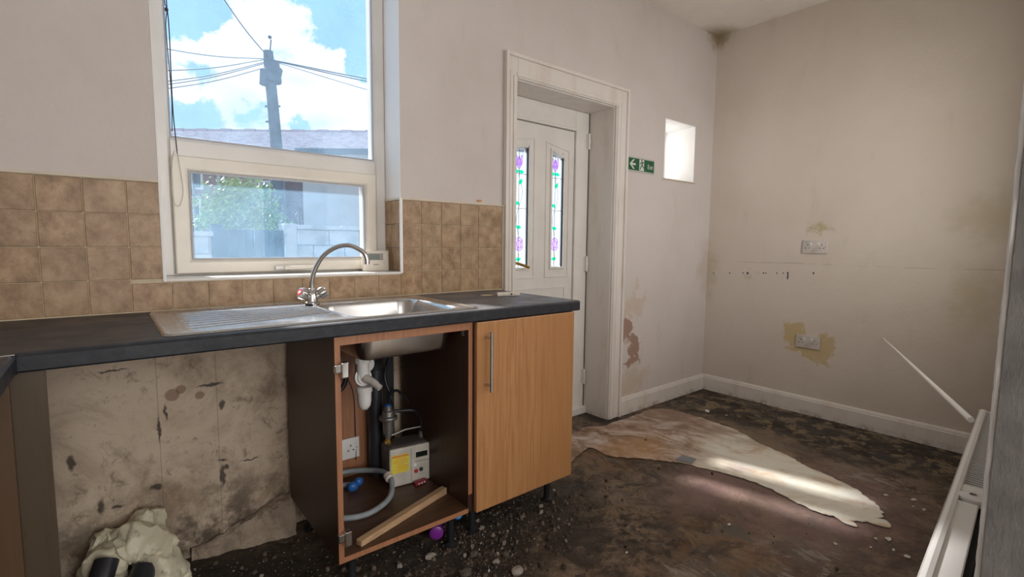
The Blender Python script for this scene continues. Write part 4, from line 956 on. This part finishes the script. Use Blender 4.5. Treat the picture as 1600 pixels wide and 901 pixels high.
ba, bb = Vector((-3.055, -.545, FZ)), Vector((-2.655, -.420, FZ)); bd_ = (bb-ba).normalized(); bn = Vector((-bd_.y, bd_.x, 0))*.014
MB().hexa([ba-bn, bb-bn, bb+bn, ba+bn, ba-bn+Vector((0, 0, .02)), bb-bn+Vector((0, 0, .026)), bb+bn+Vector((0, 0, .026)), ba+bn+Vector((0, 0, .02))]).bevel(.002, 1).build('wood_batten', 'raw_batten', label='rough wooden batten lying diagonally on the unit floor', cat='batten')
MB().tube([(-2.87, -.06, .22), (-2.868, -.055, .35), (-2.875, -.05, .52), (-2.93, -.05, .62), (-3.0, -.06, .70)], .0022, 6, 5).build('thin_cable', 'cord_black', label='thin black cable rising from the socket in the sink unit', cat='cable')

# ---- on the floor by the units
pb_ = thing('purple_bottle', (-2.735, -.49, 0), 'purple plastic bottle lying under the sink unit', 'bottle')
MB().lathe((-2.738, -.50, .052), (.45, .85, .0), [(0, .020), (.004, .026), (.10, .028), (.12, .026), (.135, .012), (.15, .012)], 18).build('body', 'purple_plastic', pb_, smooth=True)
MB().lathe((-2.738+.0702, -.50+.1326, .052), (.45, .85, .0), [(0, .014), (.02, .014)], 14).build('cap', 'white_plastic', pb_, smooth=True)
blu = thing('blue_bottle', (-2.68, -.47, 0), 'bright blue plastic cap beside the purple bottle under the unit', 'bottle')
MB().lathe((-2.640, -.50, .090), (.2, .9, -.2), [(0, .014), (.01, .020), (.10, .020)], 14).build('body', 'bright_blue', blu, smooth=True)

# concrete haunch along the foot of the wall
lg = MB(); L = []
for i in range(61):
    x = -3.46+.34*i/60; k = ss(0, 1, i/60)
    h_ = .04+.095*k; dpt = .035+.045*k
    row = [(x, -.003, h_), (x, -dpt*.2, h_), (x, -dpt*.4, h_-.004), (x, -dpt*.6, h_-.008), (x, -dpt*.75, h_-.018), (x, -dpt*.85, h_*.72), (x, -dpt*.93, h_*.52), (x, -dpt, h_*.30), (x, -dpt*1.04, h_*.1), (x, -dpt*1.08, -.01), (x, -.003, -.01)]
    L.append([lg.bm.verts.new(Vector(p)+noise.noise_vector(Vector(p)*14)*.012+noise.noise_vector(Vector(p)*45)*.009) for p in row])
lg.loft(L); mat('haunch_plaster', worn(16, .3, .8, .02, (.10, .07, .045), 40), (.44, .35, .26), .9)
lg.build('cement_haunch', 'haunch_plaster', smooth=True, label='rough cement ledge at the foot of the wall beside the sink unit', cat='ledge')

# pipe lagged in expanding foam
fo = thing('foam_covered_pipe', (-3.62, -.14, 0), 'bent pipe smothered in cream expanding foam on the floor', 'pipe')
fm = MB(); fm.tube([(-3.74, -.19, -.01), (-3.715, -.17, .09), (-3.675, -.14, .175), (-3.61, -.12, .205), (-3.555, -.14, .175), (-3.530, -.18, .11), (-3.525, -.20, .03), (-3.525, -.20, -.02)], [.045, .05, .052, .060, .058, .058, .055, .05], 30, 16, .026)
fm.xf(Matrix.Translation((-.02, 0, -.03))).build('foam', 'cream_foam', fo, smooth=True)
f2 = MB(); f2.ball((-3.66, -.07, .17), (.07, .05, .07), 4); f2.ball((-3.57, -.06, .20), (.055, .05, .07), 4); f2.ball((-3.70, -.10, .06), (.06, .05, .06), 4)
for v in f2.bm.verts: v.co += noise.noise_vector(v.co*20)*.024+noise.noise_vector(v.co*55)*.010
f2.xf(Matrix.Translation((-.015, 0, -.025))).build('foam', 'cream_foam', fo, smooth=True)
MB().tube([(-3.735, -.25, .06), (-3.712, -.235, .13), (-3.69, -.19, .18)], .032, 18, 4).build('grey_pipe', 'dark_pipe', fo, smooth=True, label='dark grey pipe stub poking out of the foam')
MB().tube([(-3.665, -.28, .02), (-3.63, -.25, .075), (-3.60, -.19, .12)], .034, 18, 4).build('grey_pipe', 'dark_pipe', fo, smooth=True)

# rubble: crumbs below counting size
random.seed(11)
rb = MB()
def crumb(x, y, s, zz=None):
    c = Vector((x, y, (fz(x, y) if zz is None else zz)+s*.3)); a = random.random()*PI
    pts = []
    for dz in (-.5, .5):
        for k in range(4):
            an = a+k*PI/2+random.uniform(-.4, .4); r = s*random.uniform(.35, .7)*(1 if dz < 0 else .75)
            pts.append(c+Vector((r*math.cos(an), r*math.sin(an)*.8, dz*s*random.uniform(.5, .9))))
    rb.hexa(pts)
for i in range(3300):
    m_ = random.random()
    if m_ < .36: x, y = random.gauss(-2.45, .26), random.gauss(-.62, .13)
    elif m_ < .62: x, y = random.gauss(-2.85, .25), random.gauss(-.62, .17)
    elif m_ < .86: x, y = random.uniform(-3.72, -3.0), random.uniform(-.55, -.08)
    elif m_ < .90: x, y = random.gauss(-2.12, .08), random.gauss(-.5, .10)
    else: x, y = random.uniform(-3., -.9), random.uniform(-1.75, -.3)
    if x < -3.74 or y > -.03 or (y > -.045-.06*ss(-3.46, -3.12, x) and -3.47 < x < -3.11): continue
    s = random.choice((.003, .004, .005, .006, .007, .009, .013, .018) if random.random() < .4 else (.003, .004, .005, .006)) if m_ < .93 else random.choice((.002, .003, .004))
    crumb(x, y, s)
for px, py, n_ in ((790, 800, 150), (835, 786, 70), (735, 830, 160), (715, 850, 120), (770, 875, 120)):
    for i in range(n_):
        q = world(random.gauss(px, 16), random.gauss(py, 8)); crumb(q.x, q.y, random.choice((.004, .006, .008, .010)))
rb.build('rubble_crumbs', 'rubble', kind='stuff', label='dark crumbs and grit scattered along the foot of the units', cat='rubble')
mat('pale_stone', worn(30, .25, .6, .01), (.33, .29, .25), .85); mat('dark_stone', worn(30, .2), (.09, .075, .06), .85)
ST = [(672, 872, .020, 'pale', 'pale stone lump on the floor in front of the sink unit'), (845, 792, .012, 'pale', 'small pale stone lump under the edge of the closed door'),
      (728, 898, .022, 'dark', 'dark stone at the bottom edge of the photo'), (775, 880, .015, 'pale', 'pale stone chip in the rubble below the closed cabinet door'), (752, 826, .013, 'pale', 'pale stone chip just below the corner between both units'),
      (808, 895, .024, 'pale', 'broad pale stone at the bottom edge right of the dark one'), (790, 868, .016, 'dark', 'dark stone in the rubble right of the pale chip'), (740, 868, .018, 'dark', 'dark stone left of the pale chip in the rubble')]
for px, py, s, cl, lb_ in ST:
    q = world(px, py); mb = MB().ball((q.x, q.y, s*.42), (s, s*.8, s*.55), 2, .16); mb.build('stone', cl+'_stone', label=lb_, cat='stone')
# flakes of paint
FLK = [(1105, 643, .030, 'curled white paint flake on the dark floor in front of the right skirting'), (1135, 649, .012, 'tiny pale flake just right of the curled white flake'), (1389, 843, .020, 'wide pale flake below the tip of the levelling patch'),
       (1418, 870, .018, 'pale flake lying closest to the near end of the radiator'), (1305, 850, .012, 'single pale flake on the brown floor well below the levelling patch'), (1368, 842, .010, 'small pale flake just left of the wide one below the patch tip'),
       (1384, 774, .014, 'pale flake just right of the rounded end of the levelling patch'), (1427, 781, .018, 'pale flake beside the radiator, upper one of a close trio'), (1444, 797, .016, 'pale flake nearest the radiator, right one of a close trio'),
       (1427, 792, .009, 'tiniest pale flake, lower left one of a close trio by the radiator'), (1139, 820, .012, 'lone pale flake in the middle of the bare brown floor'), (979, 864, .009, 'bright white flake on the rusty floor in front of the closed door unit'),
       (1000, 651, .010, 'tiny flake on the levelling patch near the foot of the door surround'), (1396, 860, .012, 'pale flake between the wide flake and the one nearest the radiator end'), (1360, 856, .010, 'pale flake below and left of the wide one under the patch tip')]
for i, (px, py, s, lb_) in enumerate(FLK):
    q = world(px, py); mb = MB(); n_ = random.randint(6, 9); a0 = random.random()*6
    mb.prism([(q.x+s*random.uniform(.4, 1)*math.cos(a0+k*2*PI/n_), q.y+s*.7*random.uniform(.4, 1)*math.sin(a0+k*2*PI/n_)) for k in range(n_)], 'z', .002, .0045)
    if i == 0: mb.xf(Matrix.Translation((q.x, q.y, 0)) @ Matrix.Rotation(.35, 4, 'X') @ Matrix.Translation((-q.x, -q.y, .004)))
    mb.build('paint_flake', 'paint_chip', label=lb_, cat='flake', group='paint flakes on the floor')
q = world(1070, 717); mb = MB(); f_ = mb.bm.faces.new([mb.bm.verts.new(world(*p, .008)+Vector((0, 0, dz))) for p, dz in (((1055, 718), 0), (1068, 711), (1087, 717), (1078, 724))] if False else [mb.bm.verts.new(world(px, py, .007)+Vector((0, 0, dz))) for px, py, dz in ((1055, 718, 0), (1066, 711.5, .002), (1088, 717, .001), (1080, 724, 0))])
e_ = bmesh.ops.extrude_face_region(mb.bm, geom=[f_]); bmesh.ops.translate(mb.bm, vec=(0, 0, .0015), verts=[v for v in e_['geom'] if isinstance(v, bmesh.types.BMVert)])
mb.build('foil_scrap', 'foil', label='small crumpled silver foil scrap on the pale levelling patch', cat='scrap')

# ================================================================== RIGHT END OF THE ROOM
sg = thing('exit_sign', (-.90, 0, 1.66), 'green fire exit sign with left arrow and running figure beside the door', 'sign')
sx0, sx1, sz0, sz1 = -1.045, -.748, 1.610, 1.706
MB().box(sx0, sx1, -.006, -.0005, sz0, sz1).bevel(.001, 1).build('backing', 'sign_frame', sg)
MB().box(sx0+.008, sx1-.008, -.0072, -.006, sz0+.010, sz1-.010).build('green_panel', 'sign_green', sg)
ay = (-.0085, -.0070); ax0 = sx0+.026; az = 1.658
ar = MB().box(ax0+.014, ax0+.062, -.0089, -.0070, az-.006, az+.006)
ar.prism([(ax0, az), (ax0+.036, az+.030), (ax0+.052, az+.030), (ax0+.018, az)], 'y', *ay); ar.prism([(ax0, az), (ax0+.018, az), (ax0+.052, az-.030), (ax0+.036, az-.030)], 'y', *ay); ar.build('arrow', 'sign_white', sg)
fx = sx0+.128
MB().box(fx, fx+.050, -.0080, -.0070, sz0+.012, sz1-.012).build('doorway', 'sign_white', sg)
mn = MB(); fc = fx+.026; yy = (-.0092, -.0080)
mn.lathe((fc-.002, -.0080, 1.690), (0, -1, 0), [(0, .0055), (.0012, .0055)], 12)
for seg, w_ in ((((0, 1.682), (.002, 1.658)), .0055), (((0, 1.680), (-.014, 1.672)), .0025), (((-.014, 1.672), (-.018, 1.660)), .0025), (((.002, 1.680), (.014, 1.672)), .0025), (((.014, 1.672), (.018, 1.678)), .0025),
                (((.002, 1.660), (-.010, 1.645)), .0038), (((-.010, 1.645), (-.018, 1.630)), .0035), (((.003, 1.660), (.012, 1.646)), .0038), (((.012, 1.646), (.024, 1.642)), .0035)):
    (xa, za), (xb, zb_) = seg; dx, dz = xb-xa, zb_-za; l_ = math.hypot(dx, dz); nx_, nz_ = -dz/l_*w_, dx/l_*w_
    mn.prism([(fc+xa+nx_, za+nz_), (fc+xb+nx_*.8, zb_+nz_*.8), (fc+xb-nx_*.8, zb_-nz_*.8), (fc+xa-nx_, za-nz_)], 'y', *yy)
mn.build('running_figure', 'sign_green', sg)
text('Exit', .040, face_m4((sx1-.050, -.0076, 1.653), '-y'), 'sign_white', sg)

# old fixing holes in the right wall
for i, (px, s) in enumerate(((1115, .006), (1140, .0065), (1161, .006), (1168, .010), (1193, .007), (1197, .005), (1214, .006), (1224, .005), (1231, .007), (1271, .008))):
    dv = F_+RR*(px-800)/FPX-UU*(426.5-450.5)/FPX; q = CAM+dv*((0-CAM.x)/dv.x)
    mb = MB(); mb.prism([(q.y+s*random.uniform(.5, 1)*math.cos(k*PI/4), q.z+s*1.3*random.uniform(.6, 1)*math.sin(k*PI/4)) for k in range(8)], 'x', -.0008, .0)
    mb.build('screw_hole', 'lead', wall_right)
mb = MB(); mb.prism([(-.600, .945), (-.594, .945), (-.592, .918), (-.597, .905), (-.602, .925)], 'x', -.0008, 0); mb.build('screw_hole', 'lead', wall_right)

# radiator on the partition
xa, ya, xb, yb = -.97, -1.726, -2.50, -1.834
rd = thing('radiator', (-1.7, -1.8, .1), 'white steel panel radiator with top grille at the lower right', 'radiator')
al = Vector((xb-xa, yb-ya, 0)); Lr = al.length+.12; al.normalize(); ou = Vector((al.y, -al.x, 0))
if ou.y < 0: ou = -ou
RM = Matrix(((al.x, ou.x, 0, xa), (al.y, ou.y, 0, ya), (0, 0, 1, 0), (0, 0, 0, 1)))   # local x along from the far end, y out into the room
RZ0, RZ1 = .08, .50
fp = MB(); fp.prism([(0, RZ0), (-.004, RZ1-.014), (-.009, RZ1-.003), (-.018, RZ1), (-.026, RZ1-.003), (-.028, RZ1-.012), (-.020, RZ1-.02), (-.012, RZ1-.03), (-.012, RZ0)], 'x', 0, Lr); fp.xf(RM).build('front_panel', 'radiator_paint', rd, smooth=True)
MB().box(0, Lr, -.090, -.078, RZ0, RZ1-.06).xf(RM).build('rear_panel', 'radiator_paint', rd)
grl = .93
MB().box(0.0, .014, -.082, -.004, RZ0+.02, RZ1-.006).xf(RM).build('end_cover', 'radiator_paint', rd)
MB().box(grl-.05, grl, -.082, -.024, RZ1-.03, RZ1-.008).bevel(.002, 1).xf(RM).build('grille_end', 'radiator_paint', rd)
ns = 48
s0 = MB().box(-.0018, .0018, -.076, -.026, RZ1-.014, RZ1-.010).xf(RM).build('grille_slat', 'radiator_paint', rd)
s0.location = al*.02
for i in range(1, ns): s_ = s0.copy(); C.objects.link(s_); s_.location = al*(.02+(grl-.08)*i/(ns-1))
MB().box(.016, Lr-.02, -.076, -.026, RZ0+.02, RZ1-.045).xf(RM).build('convector_fins', 'dark_grille', rd)
tc = MB().box(grl+.07, Lr, -.066, -.02, RZ1-.022, RZ1-.010).bevel(.002, 1).xf(RM).build('top_cover', 'radiator_paint', rd)
MB().lathe((grl+.035, -.052, RZ1-.022), (0, 0, 1), [(0, .030), (.012, .032), (.018, .030), (.021, .024)], 26).xf(RM).build('valve_cap', 'white_plastic', rd, smooth=True)
MB().lathe((grl+.030, -.052, RZ1-.001), (0, 0, 1), [(0, .008), (.0008, .008), (.001, .006), (.0, .006)], 16).box(grl+.024, grl+.036, -.0535, -.0505, RZ1-.001, RZ1+.0002).xf(RM).build('screw_slot', 'grey_metal', rd)
# streak of light by the radiator, given shape as a thin white rod
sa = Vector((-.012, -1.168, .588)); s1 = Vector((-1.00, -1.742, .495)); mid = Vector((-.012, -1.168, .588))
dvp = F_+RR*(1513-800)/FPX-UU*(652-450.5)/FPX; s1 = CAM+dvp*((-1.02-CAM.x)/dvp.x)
MB().cyl(s1+(s1-sa)*.02, sa, .0115, .003, 12).build('light_streak_rod', 'streak_white', smooth=True, label='thin white rod standing for the streak of light between radiator and right wall', cat='rod')

# ================================================================== OUTDOORS
MB().box(-14, 22, .32, 60, -.35, -.15).build('floor_2', 'outdoor_paving', kind='structure')
yw = thing('yard_wall', (0, 5, 0), 'painted white block yard wall with coping behind the window', 'wall')
YW = 5.0
bw, bh = .44, .215
blk = MB().box(.005, bw-.005, 0, .2, .005, bh-.005).bevel(.006, 1).build('block', 'white_blockwork', yw); blk.location = (0, 0, -50)
def wall_run(x0, x1, ztop):
    r = 0; z_ = ztop-.06-bh
    while z_ > -.5:
        x = x0-(bw/2 if r % 2 else 0)
        while x < x1-.02:
            a, b_ = max(x, x0), min(x+bw, x1)
            if abs(b_-a-bw) < .01: o = blk.copy(); C.objects.link(o); o.location = (a, YW, z_)
            elif b_-a > .05: MB().box(a+.005, b_-.005, YW, YW+.2, z_+.005, z_+bh-.005).build('block', 'white_blockwork', yw)
            x += bw
        z_ -= bh; r += 1
    x = x0
    while x < x1-.01: MB().box(x+.004, min(x+.6, x1)-.004, YW-.04, YW+.24, ztop-.06, ztop).bevel(.01, 1).build('coping', 'white_blockwork', yw); x += .6
    MB().box(x0, x1, YW+.03, YW+.17, -.3, ztop-.065).build('mortar_core', 'white_blockwork', yw)
gx0 = wy(333, 360, YW).x; gx1 = wy(443, 360, YW).x
wall_run(-6.2, gx0, wy(310, 361, YW).z); wall_run(gx1+.16, 3.2, wy(500, 352, YW).z)
bpy.data.objects.remove(blk)
MB().box(gx1, gx1+.16, YW-.05, YW+.25, -.3, wy(450, 349, YW).z).bevel(.01, 1).build('gate_pillar', 'white_blockwork', yw)
gt = thing('yard_gate', (gx0, YW, -.15), 'dark blue-grey boarded gate in the yard wall', 'gate')
n_ = 9; gw = (gx1-gx0)/n_
for i in range(n_): MB().box(gx0+i*gw+.004, gx0+(i+1)*gw-.004, YW+.02, YW+.05, -.12, wy(380, 358, YW).z-.01*(i % 2)).build('board', 'dark_gate', gt)
for zc in (.1, 1.1): MB().box(gx0+.02, gx1-.02, YW+.05, YW+.09, zc, zc+.09).build('rail', 'dark_gate', gt)
MB().box(gx0-.02, gx0+.10, YW-.02, YW+.12, -.3, wy(338, 350, YW).z).build('post', 'dark_gate', gt)

# bush
random.seed(5)
bs = thing('bush', (wy(372, 340, 5.8).x, 5.8, -.15), 'bright green leafy bush rising above the yard gate', 'bush')
lf = MB()
def leaf_card(c, s):
    ax = Vector((random.gauss(0, 1), random.gauss(0, 1), random.gauss(0, 1))).normalized(); a = ax.orthogonal().normalized(); b2 = ax.cross(a)
    v = [lf.bm.verts.new(c+a*s*u+b2*s*.4*w_) for u, w_ in ((-1, 0), (0, -1), (1, 0), (0, 1))]; lf.bm.faces.new(v)
for px, py, r in ((345, 330, .30), (375, 318, .34), (400, 335, .32), (420, 345, .24), (330, 345, .22), (362, 345, .36), (390, 300, .22), (358, 295, .16), (410, 305, .14)):
    c = wy(px, py, 5.8)
    for i in range(int(4200*r*r)+90):
        u = Vector((random.gauss(0, .45), random.gauss(0, .35), random.gauss(0, .45)))*r*1.1; leaf_card(c+u, random.uniform(.025, .05))
lf.build('foliage', 'leaf_green', bs, kind='stuff')
bk = MB(); c0 = Vector((bs.location.x, 5.8, -.15))
for px, py in ((345, 300), (375, 290), (400, 305), (420, 335)): bk.tube([c0, c0*.5+wy(px, py, 5.8)*.5+Vector((0, 0, .1)), wy(px, py, 5.8)], [.03, .018, .007], 6, 3)
bk.build('branches', 'bark', bs)

# terrace of houses beyond, turned to the lane
HD = 15.0
fw = Vector((F_.x, F_.y, 0)).normalized(); rt_ = Vector((fw.y, -fw.x, 0))
HM = Matrix(((rt_.x, fw.x, 0, CAM.x+fw.x*HD), (rt_.y, fw.y, 0, CAM.y+fw.y*HD), (0, 0, 1, 0), (0, 0, 0, 1)))    # local x to the right, y away
def hl(px, py, dy=0.):
    """local x,z on the terrace's face at depth dy behind it"""
    dv = F_+RR*(px-800)/FPX-UU*(py-450.5)/FPX; k = (HD+dy)/(dv.x*fw.x+dv.y*fw.y); q = CAM+dv*k; return (q-CAM).dot(rt_), q.z
def house_obj(mb, name, m, parent, **kw): return mb.xf(HM).build(name, m, parent, **kw)
hs = thing('brick_house', tuple(HM @ Vector((-8, 0, -.2))), 'dark red brick terrace across the lane seen through the lower pane', 'house')
hr = thing('rendered_house', tuple(HM @ Vector((0, 0, -.2))), 'pale rendered house at the right of the brick terrace', 'house')
xsplit = hl(487, 320)[0]; ze = hl(480, 244)[1]; zr = hl(450, 206, 4)[1]
house_obj(MB().box(-22, xsplit-.01, 0, 8, -.3, ze-.03), 'wall', 'far_brick', hs)
house_obj(MB().box(xsplit, 6, -.6, 8, -.3, ze-.02), 'wall', 'far_render', hr)
def roofmb(x0, x1, y0): return MB().hexa([(x0, y0-.35, ze-.02), (x1, y0-.35, ze-.02), (x1, 8, ze-.02), (x0, 8, ze-.02), (x0, 4, zr), (x1, 4, zr), (x1, 4.02, zr), (x0, 4.02, zr)])
rf = house_obj(roofmb(-22, xsplit, 0), 'roof', 'far_slate', hs); rf2 = house_obj(roofmb(xsplit, 6, -.6), 'roof', 'far_slate', hr)
house_obj(MB().box(-22, xsplit, -.47, -.33, ze-.08, ze+.04), 'gutter', 'cable', hs); house_obj(MB().box(xsplit, 6, -1.07, -.93, ze-.10, ze+.04), 'gutter', 'cable', hr)
ridge = None
for i in range(44):
    x = -15+i*.45
    o = house_obj(MB().box(x, x+.42, 3.88, 4.14, zr-.04, zr+.055+.02*(i % 2)), 'ridge_tile', 'ridge_clay', rf if x < xsplit else rf2)
# slate courses as thin raised strips on the slope
for k in range(1, 14):
    u = k/14
    for a, b_, y0, pr_ in ((-22, xsplit, 0, rf), (xsplit, 6, -.6, rf2)):
        yy_ = (y0-.35)+(4-(y0-.35))*u; zz_ = ze-.02+(zr-ze+.02)*u
        house_obj(MB().box(a, b_, yy_-.04, yy_+.12, zz_-.01, zz_+.035), 'slate_course', 'far_slate', pr_)
for (pa_, pb2) in (((299, 268), (318, 296)), ((300, 306), (316, 344)), ((404, 282), (424, 308)), ((340, 262), (352, 290))):
    (xa_, zt_), (xb_, zb_) = hl(*pa_), hl(*pb2)
    wf = house_obj(MB().box(xa_, xb_, -.03, .05, zb_, zt_).bevel(.01, 1), 'window', 'upvc_white', hs); house_obj(MB().box(xa_+.06, xb_-.06, -.045, -.02, zb_+.06, zt_-.06), 'pane', 'window_glass_far', wf)
xa_, zt_ = hl(304, 262); xb_, zb_ = hl(307, 350); house_obj(MB().box(xa_, xb_, -.12, -.04, -.2, zt_), 'downpipe', 'white_blockwork', hs)
xa_, zt_ = hl(342, 262); house_obj(MB().box(xa_, xa_+.07, -.12, -.04, -.2, zt_), 'downpipe', 'white_blockwork', hs)
xa_, zt_ = hl(432, 270); xb_, zb_ = hl(448, 350); house_obj(MB().box(xa_, xb_, -.3, 0, -.2, zt_), 'porch', 'far_render', hs)

# telegraph pole with wires
PD = 9.0
tp_ = thing('telegraph_pole', wy(433, 330, PD), 'wooden telegraph pole with wires beyond the window', 'pole')
def q_(px, py, y=PD): return wy(px, py, y)
MB().tube([q_(433, 420), q_(432, 232), q_(426, 160), q_(421, 110), q_(419, 80)], [.125, .115, .105, .10, .09], 12).build('post', 'pole_wood', tp_, smooth=True)
MB().cyl(q_(416, 133), q_(414.5, 108), .13, .10, 10).cyl(q_(424, 128), q_(426, 95), .20, .12, 10).cyl(q_(429, 122), q_(431, 106), .12, .14, 8).bevel(.02, 1).build('junction_boxes', 'pole_wood', tp_, smooth=True)
MB().tube([q_(422, 80), q_(423.5, 62)], .012, 5).ball(q_(421.5, 58), .04, 1).build('finial', 'cable', tp_)
for px, py, s in ((418, 166, -1), (434, 166, 1), (419, 190, -1)): MB().cyl(q_(px-4, py), q_(px+4, py), .018, n=6).build('step_rung', 'cable', tp_)
WR = [((413, 93), (200, 112), 4), ((413, 97), (200, 134), 4), ((413, 99), (200, 140), 4), ((413, 106), (200, 146), 4), ((420, 92), (200, 66), 4), ((432, 95), (760, 150), 5), ((432, 96), (760, 158), 5), ((434, 98), (760, 186), 3), ((420, 90), (330, -30), 4)]
for (a, b_, r_) in WR:
    A_, B_ = q_(*a), wy(*b_, PD-2.5); mid = (A_+B_)/2+Vector((0, 0, -.06)); MB().tube([A_, mid, B_], .0022*r_, 4, 6).build('wire', 'cable', tp_)
